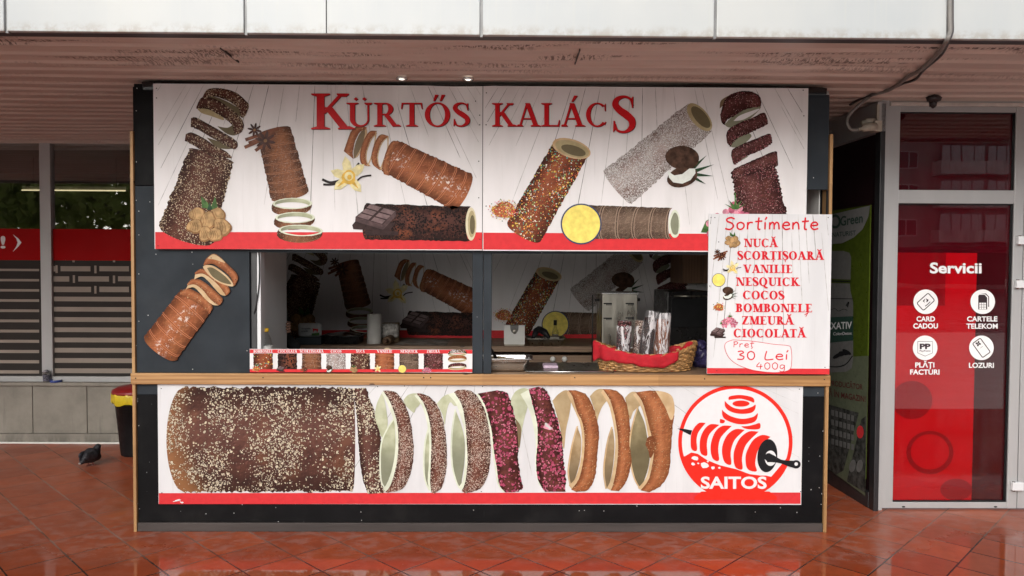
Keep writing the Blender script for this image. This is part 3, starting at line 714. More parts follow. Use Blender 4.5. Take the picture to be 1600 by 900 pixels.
# ---- shop front on the left
WY = 2.40
zs = PY(100, 597, WY).z; ztop = SZ+.2
wall = thing('stone_parapet', 'low grey stone clad wall under the striped shop windows', 'wall', (-4, WY, 0))
jx = [-14, -11.5, -9.2, -7.4, -5.9] + [PY(x, 640, WY-.03).x for x in (51, 136)] + [-2.9, -1.2, 1.0]
for a, b in zip(jx, jx[1:]):
    MB().box(a+.003, b-.003, WY-.03, WY+.02, .10, zs-.03).build('stone_slab', M['stone'], wall, bevel=.003)
MB().box(-14, 1.0, WY-.005, WY+.18, 0, zs-.03).build('core', M['concrete'], wall)
MB().box(-14, 1.0, WY-.045, WY-.0, 0, .097).build('plinth', M['stone'], wall, bevel=.004)
MB().box(-14, 1.0, WY-.06, WY+.19, zs-.028, zs+.004).build('sill', M['stone'], wall, bevel=.004)
g = MB(); g.tube([(-14+i*.4, WY-.062+.006*math.sin(i*1.1), .014+.004*math.sin(i*.7)) for i in range(32)], .011, 6)
tag(g.build('cable', M['white_plastic']), 'thin pale cable lying along the foot of the grey stone wall', 'cable')

shop = thing('shop_window', 'shop window with grey mullion, red film band and beige striped film', 'shop window', (-4, WY, zs))
m0, m1 = PY(63, 400, WY).x, PY(80, 400, WY).x
MB().box(m0, m1, WY, WY+.07, zs+.03, ztop).build('mullion', M['alu'], shop, bevel=.003)
for k in range(1, 5):
    for s_ in (-1,):
        MB().box(m0+s_*k*1.65, m1+s_*k*1.65, WY, WY+.07, zs+.03, ztop).build('mullion', M['alu'], shop, bevel=.003)
MB().box(m1+1.6, m1+1.7, WY, WY+.07, zs+.03, ztop).build('mullion', M['alu'], shop, bevel=.003)
MB().box(-14, 1.0, WY-.004, WY+.08, zs+.004, zs+.055).build('bottom_frame', M['alu'], shop, bevel=.003)
zt = PY(130, 222, WY).z
MB().box(-14, 1.0, WY-.006, WY+.08, zt-.012, SZ+.1).build('top_frame', M['soffit'], shop, bevel=.003)
MB().box(-14, 1.0, WY+.035, WY+.041, zs+.05, zt+.02).build('glass_pane', M['glass'], shop)
zr0, zr1 = PY(130, 407, WY+.05).z, PY(130, 358, WY+.05).z
MB().box(-14, 1.0, WY+.032, WY+.0335, zr0, zr1).build('red_band', mat('dark_red_film', srgb(158, 4, 6), .6, 0, .05, 2, spec=.1), shop)
MB().box(-14, 1.0, WY+.032, WY+.0335, zs+.05, zr0-.0005).build('dark_film', mat('dark_film', (.036, .031, .028), .6, 0, .1, 2, spec=.12), shop)
g = MB(); F = lambda x, y: PY(x, y, WY+.05)
def fs(x0, y0, x1, y1):
    a = F(x0, y0); b = F(x1, y1); g.box(a.x, b.x, WY+.030, WY+.0318, b.z, a.z)
for r in range(12):
    yy = 415.5+15.95*r; h = 8.2
    if r > 2: fs(80, yy, 330, yy+h)
    if r > 2: fs(-900, yy, 63, yy+h)
    else: fs(-900, yy, 63, yy+h)
for x0, x1 in ((82, 88.5), (96.5, 143), (157, 203), (217, 330)): fs(x0, 415.8, x1, 424)
for x0, x1 in ((82, 110), (124, 172), (186, 330)): fs(x0, 431.6, x1, 440)
for x0, x1 in ((82, 144), (157, 203), (217, 330)): fs(x0, 447.8, x1, 456.4)
for x0, y0 in ((88.5, 414.5), (149, 415), (115.5, 430), (178, 430.5), (149, 446.7), (115, 407), (178, 407)): fs(x0, y0, x0+3.5, y0+12 if y0 > 410 else 409.8)
g.build('striped_film', mat('beige_film', (.31, .265, .225), .6, 0, .06, 3, spec=.12), shop)
a = Art(lambda x, y, l: PY(x, y, WY+.0316-l), 1)
a.use(M['white_ink']); sans_text(a, 'a!', -22, 8.5, 387.5, 19, .02); a.use(M['white_ink'])
a.poly([(20, 366), (29, 373), (33.5, 379), (29, 385), (20, 393.5), (25.5, 385), (27.5, 379), (25.5, 373)])
a.build('lettering', None, shop)
# room behind the shop window
rm = thing('shop_interior', 'dim shop room seen through the left windows', 'room', (-6, 6, 0))
M['room'] = mat('dim_room_wall', (.10, .085, .06), .8, 0, .1, 1)
MB().box(-14, 3.2, 6.0, 6.2, 0, 4.2).build('back_wall', M['room'], rm)
MB().box(-14.1, -14, 2.4, 6.2, 0, 4.2).build('side_wall', M['room'], rm)
MB().box(-14, 3.2, 2.62, 6.0, 3.05, 3.16).build('ceiling', M['room'], rm)
for k in range(5):
    MB().box(-8.8+k*1.45, -7.5+k*1.45, 5.4, 5.9, .1, 1.9).build('shelf_unit', mat('shelf', (.12, .10, .07), .7), rm)
LY = 4.4; pa, pb = PY(34, 297, LY), PY(196, 298, LY)
t = NT('tube_glow'); e = t.n('ShaderNodeEmission'); e.inputs[0].default_value = (1, .86, .5, 1); e.inputs[1].default_value = .75; M['tube'] = t.fin(e.outputs[0])
lt = thing('light_tube', 'thin warm light tube glowing inside the dark shop window', 'light', (pa.x, LY, pa.z))
MB().tube([pa, (pa+pb)/2, pb], .008, 8).build('tube', M['tube'], lt)
MB().box(pa.x, pb.x, LY+.012, LY+.05, pa.z+.012, pa.z+.05).build('housing', M['beige_plastic'], lt)
for q in (.1, .9):
    p = pa.lerp(pb, q); MB().tube([(p.x, LY+.03, p.z+.04), (p.x, LY+.03, 3.06)], .003, 5).build('hanger', M['screw'], lt)

# ---- shop door on the right
DY = .44
door = thing('shop_door', 'grey aluminium glazed door with red film and white service icons', 'door', (PY(1480, 797, DY).x, DY, 0))
dl0, dl1, dr1, dr0 = PY(1371, 480, DY).x, PY(1401, 480, DY).x, PY(1581, 480, DY).x, PY(1597, 480, DY).x
ztd = PY(1480, 150, DY).z; z_tr1, z_tr0 = PY(1500, 175, DY).z, PY(1500, 297, DY).z; z_gl1, z_gl0 = PY(1500, 318, DY).z, PY(1485, 785, DY).z
al = M['alu']
MB().box(dl0, dl0+.055, DY-.012, DY+.06, 0.0, ztd).build('frame_post', al, door, bevel=.003)
MB().box(dl0+.058, dl1, DY, DY+.06, .012, ztd-.07).build('stile', al, door, bevel=.003)
MB().box(dr1, dr0-.004, DY, DY+.06, .012, ztd-.07).build('stile', al, door, bevel=.003)
MB().box(dl1, dr1, DY+.002, DY+.06, .012, z_gl0).build('bottom_rail', al, door, bevel=.003)
MB().box(dl1, dr1, DY+.002, DY+.06, z_gl1, z_tr0).build('middle_rail', al, door, bevel=.003)
MB().box(dl1, dr1, DY+.002, DY+.06, z_tr1, ztd-.07).build('top_rail', al, door, bevel=.003)
MB().box(dl0+.056, 7.5, DY-.004, DY+.07, ztd-.066, ztd).build('header_beam', al, door, bevel=.003)
MB().box(dl0+.056, 7.5, DY-.026, DY-.005, ztd-.075, ztd-.050).build('drip_strip', mat('pale_drip_strip', (.55, .5, .46), .4), door, bevel=.003)
MB().box(dl1, dr1, DY+.03, DY+.036, z_gl0, z_gl1).build('glass_pane', M['glass_door'], door)
MB().box(dl1, dr1, DY+.03, DY+.036, z_tr0, z_tr1).build('glass_pane', M['glass_door'], door)
for e0, e1, z0, z1 in ((dl1, dl1+.006, z_gl0, z_gl1), (dr1-.008, dr1, z_gl0, z_gl1), (dl1+.006, dr1-.008, z_gl0, z_gl0+.008), (dl1+.006, dr1-.008, z_gl1-.006, z_gl1), (dl1, dr1, z_tr1-.006, z_tr1), (dr1-.006, dr1, z_tr0, z_tr1-.006)):
    MB().box(e0, e1, DY+.012, DY+.029, z0, z1).build('gasket', M['black_plastic'], door)
for px in (1412, 1556): c = PY(px, 792, DY); MB().ball((c.x, DY+.002, c.z), .013, .004, .006).build('drain_cap', M['black_plastic'], door)
BK = DY+.0385
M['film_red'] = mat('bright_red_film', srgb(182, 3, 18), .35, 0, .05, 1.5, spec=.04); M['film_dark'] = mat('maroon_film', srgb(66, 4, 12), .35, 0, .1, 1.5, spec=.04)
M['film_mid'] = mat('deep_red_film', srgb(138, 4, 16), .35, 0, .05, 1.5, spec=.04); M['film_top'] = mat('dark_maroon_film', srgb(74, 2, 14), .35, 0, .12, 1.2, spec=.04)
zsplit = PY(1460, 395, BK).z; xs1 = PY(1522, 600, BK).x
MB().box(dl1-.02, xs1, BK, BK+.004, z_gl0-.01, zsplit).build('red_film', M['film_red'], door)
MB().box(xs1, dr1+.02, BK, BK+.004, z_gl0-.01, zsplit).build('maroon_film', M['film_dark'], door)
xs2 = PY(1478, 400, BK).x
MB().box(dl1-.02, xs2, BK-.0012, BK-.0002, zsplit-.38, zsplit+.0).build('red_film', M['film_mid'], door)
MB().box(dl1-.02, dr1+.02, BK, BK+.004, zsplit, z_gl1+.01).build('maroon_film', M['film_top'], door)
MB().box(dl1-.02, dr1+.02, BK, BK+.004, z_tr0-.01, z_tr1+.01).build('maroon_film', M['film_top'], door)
AD = lambda x, y, l: PY(x, y, BK-.001-l)
a = Art(AD, 1).use(M['film_mid']); a.ell(1425, 625, 32, 30); a.build('film_dot', None, door)
a = Art(AD, 2).use(M['film_mid']); a.ell(1453, 707, 37, 34); a.use(M['film_red']); a.ell(1453, 706, 30, 27.5); a.build('film_dot', None, door)
a = Art(AD, 1).use(M['film_mid']); a.ell(1494, 765, 25, 17); a.build('film_dot', None, door)
# icons on the door glass
FD = lambda x, y, l: PY(x, y, DY+.029-l)
a = Art(FD, 1).use(M['white_ink']); sans_text(a, 'Servicii', 1453, 1534, 426.5, 16.5, .03); a.build('lettering', None, door)
for txt, x0, x1, yb in (('CARD', 1432, 1461, 502), ('CADOU', 1427, 1465.5, 513), ('CARTELE', 1511, 1558.5, 502), ('TELEKOM', 1510, 1559, 513.3),
                        ('PLĂȚI', 1430, 1460, 574), ('FACTURI', 1422, 1468, 585), ('LOZURI', 1514, 1553, 574.5)):
    a = Art(FD, 1).use(M['white_ink']); sans_text(a, txt, x0, x1, yb, 7.8, .028); a.build('lettering', None, door)
def icon_disc(cx, cy, draw):
    a = Art(FD, 1).use(M['white_ink']); a.ell(cx, cy, 19.2, 19.2, n=48); a.lay = 2; a.use(M['dark_ink']); draw(a, cx, cy); a.build('service_icon', None, door)
def rrect(a, cx, cy, w, h, rot, lw, r=3):
    c, s = math.cos(R_(rot)), math.sin(R_(rot)); pts = []
    for sx, sy, a0 in ((1, 1, 0), (-1, 1, 90), (-1, -1, 180), (1, -1, 270)):
        for q in range(5):
            an = R_(a0+22.5*q); x, y = sx*(w/2-r)+r*math.cos(an), sy*(h/2-r)+r*math.sin(an); pts.append((cx+x*c-y*s, cy+x*s+y*c))
    pts.append(pts[0]); a.ribbon(pts, lw, smooth=False)
def d_card(a, cx, cy):
    rrect(a, cx, cy, 24, 15.5, -42, 1.4, 2.5)
    a.poly([(cx-5, cy-1), (cx-1, cy-5), (cx-1.5, cy-2.5), (cx-2.5, cy-1), (cx-1.2, cy+1.5)]); a.poly([(cx, cy-5.5), (cx+4.5, cy-3), (cx+3.5, cy-.5), (cx+.5, cy+1), (cx+1.5, cy-2)])
    a.ribbon([(cx-1, cy+7), (cx+1, cy+5.6), (cx+3, cy+4), (cx+5, cy+2), (cx+7, cy)], 1.3)
def d_sim(a, cx, cy):
    a.poly([(cx-7, cy+12), (cx-7, cy-9), (cx-5.5, cy-11), (cx+3, cy-11), (cx+7, cy-6.5), (cx+7, cy+12)])
    a.poly([(cx-3, cy-12.5), (cx+5, cy-13), (cx+10, cy-8), (cx+10, cy+8), (cx+8.6, cy+8), (cx+8.6, cy-7.5), (cx+4, cy-11.8)])
    a.use(M['white_ink']); a.lay = 3
    for i in range(3):
        for j in range(3): a.poly([(cx-5.3+i*3.7, cy+1.5+j*3.6), (cx-2.2+i*3.7, cy+1.5+j*3.6), (cx-2.2+i*3.7, cy+4.4+j*3.6), (cx-5.3+i*3.7, cy+4.4+j*3.6)])
def d_pay(a, cx, cy):
    a.ribbon([(cx-11.5, cy-10), (cx+11.5, cy-10), (cx+11.5, cy+8), (cx, cy+13), (cx-11.5, cy+8), (cx-11.5, cy-10)], .7, smooth=False)
    sans_text(a, 'PP', cx-8.5, cx+8.5, cy+1.5, 8, .05); sans_text(a, 'PayPoint', cx-8.5, cx+8.5, cy+6, 2.8, .012)
def d_loz(a, cx, cy):
    rrect(a, cx, cy, 15, 27, -36, 1.4, 2)
    for q in range(4): a.ell(cx-5+2.4*math.cos(R_(90*q+10)), cy-6.5+2.4*math.sin(R_(90*q+10)), 2, 1.5, R_(90*q+10), 8)
    a.ribbon([(cx-2, cy+.5), (cx+2, cy-2.5)], .5, smooth=False)
icon_disc(1446.5, 471.5, d_card); icon_disc(1535.5, 471.5, d_sim); icon_disc(1445.5, 543.5, d_pay); icon_disc(1533.5, 543.5, d_loz)
# next leaf beyond, with hinges
door2 = thing('shop_door', 'grey glazed door leaf with pale hinges at the right edge of the photo', 'door', (dr0+.5, DY, 0))
MB().box(dr0+.002, dr0+.12, DY, DY+.06, .012, ztd-.07).build('stile', al, door2, bevel=.003)
MB().box(dr0+.12, dr0+.9, DY+.002, DY+.06, .012, .12).build('bottom_rail', al, door2, bevel=.003)
MB().box(dr0+.12, dr0+.9, DY+.002, DY+.06, z_tr1, ztd-.07).build('top_rail', al, door2, bevel=.003)
MB().box(dr0+.9, dr0+1.0, DY, DY+.06, .012, ztd-.07).build('stile', al, door2, bevel=.003)
MB().box(dr0+.12, dr0+.9, DY+.03, DY+.036, .12, z_tr1).build('glass_pane', M['glass_door'], door2)
for px0, py0, px1, py1 in ((1592, 369, 1610, 382), (1589, 438, 1606, 450), (1583, 754, 1600, 767)):
    x0, x1, z0, z1 = rectXZ(px0, py0, px1, py1, DY-.03)
    h = MB().box(x0, x1, DY-.03, DY-.001, z0, z1).build('hinge', M['white_pvc'], door2, bevel=.004)
    MB().tube([(x0+.012, DY-.018, z0-.006), (x0+.012, DY-.018, z1+.006)], .011, 10).build('pin', M['steel'], h)
MB().box(dr0+1.0, 14, DY, DY+.2, 0, SZ-.02).build('wall_panel', M['room'], door2)

# ---- angled side wall with the green poster, between stall and door
A0 = PZ(1366, 799, 0); A1 = PZ(1297, 757, 0); ad = (A1-A0).normalized(); an = Vector((-ad.y, ad.x, 0))
if an.dot(CC-A0) < 0: an = -an
AM = Matrix(((ad.x, -an.x, 0, A0.x), (ad.y, -an.y, 0, A0.y), (0, 0, 1, 0), (0, 0, 0, 1)))
side = thing('side_wall', 'dark framed angled wall panel between the stall and the red door', 'wall', A0)
AL = 2.6
MB().box(.10, AL, .02, .10, .09, 2.9, AM).build('panel', mat('dark_maroon_panel', (.02, .008, .010), .35, 0, .2, 2), side)
MB().box(.0, .07, -.005, .03, .0, 2.9, AM).build('frame_post', M['alu_dark'], side, bevel=.003)
MB().box(.07, AL, -.008, .03, .0, .115, AM).build('base_strip', M['alu_dark'], side, bevel=.003)
MB().box(.0, AL, -.03, .03, 2.70, 2.91, AM).build('head_beam', M['alu'], side, bevel=.003)
ap = A0+an*.012
AS = lambda x, y, l: PP(x, y, ap+an*l, an)
poster = thing('poster', 'green poster with white bottle on the angled wall beside the stall', 'poster', A0+an*.01)
M['g_green'] = ink('green', (.062, .088, .010), var=.15); M['g_pale'] = ink('pale_green', (.11, .125, .08), var=.1); M['g_dark'] = ink('bottle_label', (.03, .065, .05))
M['g_grey'] = ink('grey_photo', (.05, .05, .046), var=.6); M['g_cap'] = ink('bottle_grey', (.15, .148, .142), var=.08); M['g_maroon'] = ink('maroon', (.10, .02, .02))
q0 = PP(1360, 320, ap, an); q1 = PP(1352, 776, ap, an)
s0 = (q0-A0).dot(ad); s0b = s0; ptop = q0.z; pbot = .20
MB().box(s0, AL-.1, -.012, -.004, pbot, ptop, AM).build('sheet', M['g_green'], poster)
def PS(s, z): return A0+ad*s+Vector((0, 0, z))
class SideArt(Art):
    pass
def side_surf(x, y, l): return PP(x, y, A0+an*(.0125+l), an)
a = Art(side_surf, 1).use(M['g_pale']); a.poly([(1280, 560), (1357, 556), (1352, 775), (1280, 722)]); a.build('pale_field', None, poster)
M['g_white'] = ink('dimmed_white', (.22, .215, .21)); a = Art(side_surf, 2).use(M['g_white']); a.poly([(1270, 342), (1359.5, 321), (1357, 338), (1348, 358), (1334, 371), (1316, 380), (1295, 382), (1270, 380)])  # this white and the green inks are darkened to stand in for dim light
a.use(M['g_dark']); a.lay = 3; sans_text(a, 'Green', 1313, 1348, 353, 15, .02, slope=-.16); sans_text(a, 'MAGAZIN NATURIST', 1262, 1337, 374, 7.5, .012, slope=-.09)
a.annulus(1305, 346, 5.5, 8.5, ky=1.3); a.build('emblem', None, poster)
a = Art(side_surf, 2).use(M['g_cap']); a.poly([(1270, 392), (1318, 392), (1327, 395), (1330, 402), (1329, 430), (1329, 437), (1270, 434)])
a.poly([(1270, 441), (1328, 443), (1329, 455), (1333, 472), (1333, 560), (1331, 575), (1322, 581), (1300, 582), (1270, 580)])
a.use(M['i_black']); a.lay = 3; a.ribbon([(1270, 438), (1300, 439), (1329, 440)], 2); a.ribbon([(1270, 466), (1332, 467)], 1.2, smooth=False); a.ribbon([(1296, 486), (1304, 482), (1310, 486), (1318, 483), (1324, 485)], .8); a.ribbon([(1322, 478), (1326, 472), (1324, 480)], 2)
a.use(M['g_dark']); a.poly([(1270, 497), (1333, 494), (1333, 532), (1270, 538)])
a.lay = 4; a.use(M['i_white']); sans_text(a, 'LAXATIV', 1286, 1331, 515, 11, .02, slope=-.04); sans_text(a, 'ColonDetox', 1302, 1331, 524, 5, .008, slope=-.04)
a.use(M['i_black']); a.ribbon([(1270, 566), (1300, 573), (1320, 570), (1332, 556)], 1.6); [a.ell(1308+k*5, 556-k*2, 8, 3, R_(-30+20*k), 10) for k in range(4)]
a.build('bottle_picture', None, poster)
a = Art(side_surf, 3).use(M['g_maroon']); sans_text(a, 'DIRECT DE PRODUCĂTOR', 1256, 1348, 597, 8.5, .014, slope=.13); sans_text(a, 'GARANȚĂ ÎN MAGAZIN!', 1262, 1352.5, 613, 9.5, .014, slope=.17); a.build('lettering', None, poster)
a = Art(side_surf, 3).use(M['g_grey']); a.poly([(1280, 628), (1342, 645), (1318, 735), (1306, 742), (1280, 722)]); a.poly([(1346, 655), (1353, 650), (1352, 770), (1323, 752)])
a.use(M['g_cap']); a.lay = 4
for r in range(4):
    for c in range(6): a.poly([(1299+c*6.2, 640+r*15+c*1.7), (1303.5+c*6.2, 641+r*15+c*1.7), (1303.5+c*6.2, 650+r*15+c*1.7), (1299+c*6.2, 649+r*15+c*1.7)])
for x, y in ((1332, 728), (1343, 728)): a.ell(x, y, 5, 10, .2)
a.use(M['i_red']); a.ell(1344, 675, 5.5, 10)
a.build('shelf_picture', None, poster)

# ---- junction box, cables
jb = thing('junction_box', 'beige junction box with pipe stubs beside the top of the red door', 'junction box', PY(1358, 192, DY-.06))
JY = DY-.09
MB().pxbox(1367, 188, 1379, 205, JY, JY+.07).build('housing', M['beige_plastic'], jb, bevel=.006)
c = PY(1356, 198, JY); c2 = PY(1370, 197, JY+.02)
MB().tube([PY(1341, 202, JY), PY(1347, 201, JY), PY(1348, 200.5, JY), PY(1358, 199, JY), PY(1368, 198, JY+.01)], [.012, .012, .026, .028, .028], 12).build('socket', M['beige_plastic'], jb)
MB().tube([PY(1346, 192, JY+.05), PY(1352, 191, JY+.05), PY(1353, 190, JY+.05), PY(1366, 190, JY+.05)], [.015, .015, .024, .024], 12).build('socket', M['beige_plastic'], jb)
MB().pxbox(1370.5, 163, 1374.5, 188, JY+.03, JY+.05).build('conduit', M['beige_plastic'], jb)
rb = MB()
CB = []
def drop(px, py, z=SZ-.022): return PZ(px, py, z)
for k, (off, name, lab) in enumerate(((0, 'cable', 'thick grey cable running down the white fascia and under the soffit'), (5, 'cable', 'thin dark cable twisted along the grey cable under the soffit'))):
    pts = [PY(1484+off*.7, y, FY-.012) for y in (-60, 0, 30, 50)] + [PY(1479+off*.6, 64, FY-.012)]
    pts += [drop(*q) for q in ((1466+off, 84+off*.3), (1440+off, 108), (1420+off*2, 119+off), (1405+off, 131), (1388, 141), (1368-off, 147+off*.4))]
    pts += [drop(1352-off*2, 156), drop(1338-off*2, 164)] if k else [drop(1358, 151), PY(1330, 176, JY), PY(1323, 190, JY), PY(1329, 202, JY), PY(1341, 203, JY)]
    sp = [Vector(p) for p in cr([tuple(p) for p in pts], 6)]
    b = MB(); b.tube(sp, .0115 if not k else .008, 8); tag(b.build(name, mat('grey_cable' if not k else 'dark_cable', (.20, .185, .17) if not k else (.06, .05, .05), .5)), lab, 'cable', 'cables hanging from the canopy')
b = MB(); pc = drop(1460, 152); b.ball((pc.x, pc.y, SZ-.03), .05, .03, .025, noise=.25); b.ball((pc.x, pc.y+.01, SZ-.06), .025, .02, .03, noise=.3)
tag(b.build('cable_gland', M['lip']), 'dark lump of old sealant on the soffit above the red door', 'sealant')

# ---- across the street (seen mirrored in the glass): apartment block and trees
M['render'] = mat('stained_render', (.38, .36, .34), .8, 0, .25, .5, .1, 8, stretch=(1, 1, .3)); M['render2'] = mat('balcony_render', (.72, .69, .66), .8, 0, .3, .8, stretch=(1, 1, .3))
M['pane_d'] = mat('dark_pane', (.03, .033, .038), .15, 0, .2, 1); M['awning'] = mat('maroon_awning', (.22, .025, .03), .6)
bl = thing('apartment_block', 'grey concrete apartment block with glazed balconies across the street', 'apartment block', (14, -62, 0))
bl_parts = []
def bp(mb, name, m, par=None): o = mb.build(name, m, par or bl); return o
bp(MB().box(-14, 84, -74, -62, -.1, 17), 'wall', M['render']); bp(MB().box(-14.4, 84.4, -74, -61.6, 17, 17.5), 'roof', M['concrete'])
bp(MB().box(-14, 84, -61.99, -60.2, 3.4, 3.7), 'awning', M['awning'])
bp(MB().box(-13.8, 83.8, -61.995, -61.97, .3, 3.2), 'shopfront', M['pane_d'])
for fl in range(4):
    z0 = 4.2+fl*3.1
    for k in range(23):
        x0 = -13+k*4.05
        if k % 3 != 0:
            b = bp(MB().box(x0-.3, x0+3.6, -62, -60.7, z0-.1, z0+1.05), 'balcony', M['render2'])
            w = MB(); [w.box(x0-.2+j*.95, x0+.6+j*.95, -60.78, -60.72, z0+1.06, z0+2.4) for j in range(4)]; w.build('glazing', M['white_pvc'], b)
        else:
            f = bp(MB().box(x0+.4, x0+2.3, -62.0, -61.93, z0+.5, z0+2.1), 'window', M['white_pvc'])
            w = MB(); [w.box(x0+.5+j*.9, x0+1.3+j*.9, -61.935, -61.92, z0+.6, z0+2.0) for j in range(2)]; w.build('pane', M['pane_d'], f)
def leaf_mat(name, a, b):
    t = NT(name); c = t.mix(t.noise(1.3, detail=3), a, b); 
    p = t.n('ShaderNodeBsdfDiffuse'); t.set(p.inputs[0], c); q = t.n('ShaderNodeBsdfTranslucent'); t.set(q.inputs[0], c)
    m = t.n('ShaderNodeMixShader'); m.inputs[0].default_value = .5; t.t.links.new(p.outputs[0], m.inputs[1]); t.t.links.new(q.outputs[0], m.inputs[2])
    return t.fin(m.outputs[0])
M['leaf'] = leaf_mat('tree_leaves', (.20, .27, .06), (.40, .45, .14)); M['bark'] = mat('bark', (.09, .07, .05), .85, 0, .3, 6, .4, 20)
for i, (tx, ty, th, lab) in enumerate(((-11.5, -14, 9, 'leafy street tree across from the left shop window, nearest of the three'), (-15.6, -15.5, 10, 'tall street tree behind and left of the nearest one'), (-20, -17.5, 9.5, 'broad street tree farthest left of the three across the road'))):
    tr = thing('street_tree', lab, 'tree', (tx, ty, 0), 'street trees across the road')
    r = random.Random(i+40)
    b = MB(); b.tube([(tx, ty, -.13), (tx+.05, ty, 1.2), (tx+.1, ty+.05, 3.2), (tx, ty, 5.5), (tx-.1, ty, th-1.5)], [.22, .18, .15, .1, .03], 9)
    for k in range(9):
        an_ = k*2.4; z = 2.4+k*.5; L = 2.3-.1*k
        b.tube([(tx+.05, ty, z), (tx+L*.5*math.cos(an_), ty+L*.5*math.sin(an_), z+.7), (tx+L*math.cos(an_), ty+L*math.sin(an_), z+1.2)], [.08, .05, .015], 6)
    b.build('trunk', M['bark'], tr)
    b = MB()
    for c in range(95):
        an_ = r.random()*6.28; zz = 1.3+r.random()*(th-1.7); rad = 2.7*math.sqrt(max(0.05, 1-((zz-th*.5)/(th*.55))**2))*(.35+.65*r.random())
        cx, cy = tx+rad*math.cos(an_), ty+rad*math.sin(an_)
        for k in range(60):
            d = Vector((r.gauss(0, .36), r.gauss(0, .36), r.gauss(0, .26))); p = Vector((cx, cy, zz))+d
            u = Vector((r.gauss(0, 1), r.gauss(0, 1), r.gauss(0, 1))).normalized()*.19; w = u.cross(Vector((r.gauss(0, 1), r.gauss(0, 1), r.gauss(0, 1)))).normalized()*.11
            b.face([b.vert(p-u), b.vert(p+w), b.vert(p+u), b.vert(p-w)])
    b.build('crown', M['leaf'], tr)
# ================================================================ the stall
KL, KR = -2.40, 2.126
kx = lambda px, py=590: PY(px, py, 0).x
kz = lambda py, px=750: PY(px, py, 0).z
ZC1, ZC0 = kz(584), kz(601)                      # counter edge board
ZT = 2.885
kiosk = thing('food_stall', 'dark panelled chimney cake stall with pine counter edge and open serving hatch', 'food stall', ((KL+KR)/2, 0, 0))
HX0, HX1 = kx(390, 480), kx(1292, 480)           # hatch
bl_, sp_ = M['black_panel'], M['slate_panel']
w = .022
MB().box(KL+w, KR-w, 0, .03, .062, ZC0-.075).build('front_panel', bl_, kiosk, bevel=.002)
MB().box(KL+w, KR-w, 0.001, .03, ZC0-.072, ZC0).build('upper_strip', sp_, kiosk, bevel=.002)
MB().box(KL+w, KR-w, -.010, .03, .0, .058).build('base_board', M['wood_dark'], kiosk, bevel=.003)
zq = kz(290, 220)
MB().box(KL+w, HX0, 0, .03, ZC1, zq-.002).build('side_panel', sp_, kiosk, bevel=.002)
MB().box(KL+w, kx(300, 200), .0, .03, zq+.001, ZT+.012).build('side_panel', bl_, kiosk, bevel=.002)
MB().box(kx(1200, 200), KR-w, .0, .03, zq+.001, ZT-.025).build('side_panel', sp_, kiosk, bevel=.002)
MB().box(HX1, KR-w, .0, .03, ZC1, zq-.002).build('side_panel', sp_, kiosk, bevel=.002)
MB().box(kx(302, 200), kx(1198, 200), .001, .03, kz(396), ZT).build('lintel_panel', sp_, kiosk)
# soft dark trim between stall and soffit
b = MB(); pts = []
P = [[], [], []]
for i in range(41):
    x = kx(225, 130)+(kx(1290, 140)-kx(225, 130))*i/40; q = i/40
    sag = .012*math.sin(q*9)+.010*math.sin(q*23+1)
    P[0].append((x, -.012, ZT-.03)); P[1].append((x, -.03-.006*math.sin(q*17), ZT+.012+sag*.4)); P[2].append((x, .05, ZT+.036+sag*.3))
b.grid(P); b.build('top_trim', mat('black_glossy_trim', (.012, .013, .014), .22, 0, .2, 5), kiosk)
MB().box(KL, KL+.020, -.016, .09, .0, kz(205, 206)).build('corner_batten', M['pine_v'], kiosk, bevel=.002)
MB().box(KR-.020, KR, -.016, .09, .0, kz(210, 1300)).build('corner_batten', M['pine_v'], kiosk, bevel=.002)
MB().box(KL-.004, KR+.004, -.030, -.0005, ZC0, ZC1).build('counter_edge', M['pine'], kiosk, bevel=.004)
MB().box(KL+w, KR-w, .031, .62, ZC1-.045, ZC1-.004).build('serving_counter', M['counter_wood'], kiosk, bevel=.003)
# hatch posts
pl0, pl1 = kx(738, 480), kx(768, 480); pm = kx(755, 480)
MB().box(pl0, pm-.002, .004, .06, ZC1, kz(388)).build('hatch_post', sp_, kiosk, bevel=.003)
MB().box(pm+.002, pl1, .004, .06, ZC1, kz(388)).build('hatch_post', sp_, kiosk, bevel=.003)
MB().box(HX0+.001, kx(400, 480), .02, .10, ZC1, kz(388)).build('hatch_post', M['alu_dark'], kiosk, bevel=.003)
MB().box(kx(400, 480), kx(406, 480), .02, .10, ZC1, kz(388)).build('hatch_jamb', M['white_pvc'], kiosk, bevel=.003)
# white partition running back from the hatch
PX = PY(407, 480, .17).x; pe = PX
MB().box(PX-.03, PX, .17, .77, ZC1-.3, 2.80).build('partition', M['white_pvc'], kiosk, bevel=.003)
KB = 2.30
MB().box(KL+.0, KL+.03, .031, KB, 0, ZT).build('side_wall', bl_, kiosk)
MB().box(KR-.03, KR, .091, KB, 0, ZT).build('side_wall', bl_, kiosk)
M['inner'] = mat('grey_inner_wall', (.66, .65, .63), .5, 0, .06, 2)
MB().box(KL, KR, KB, KB+.04, 0, ZT).build('back_wall', M['inner'], kiosk)
MB().box(KL, KR, .06, KB+.04, ZT-.02, ZT+.01).build('roof', mat('lightened_ceiling', (.45, .45, .43), .7), kiosk)
for xa in (KL+.031, KR-.037): MB().box(xa, xa+.006, .10, KB-.002, .022, ZT-.022).build('bounce_lining', M['inner'], kiosk)  # pale sheets added to bounce light inside, with ceiling and floor lightened too
MB().box(KL+.03, KR-.03, .1, KB, .0, .02).build('floor', mat('stall_floor', (.28, .25, .22), .6), kiosk)
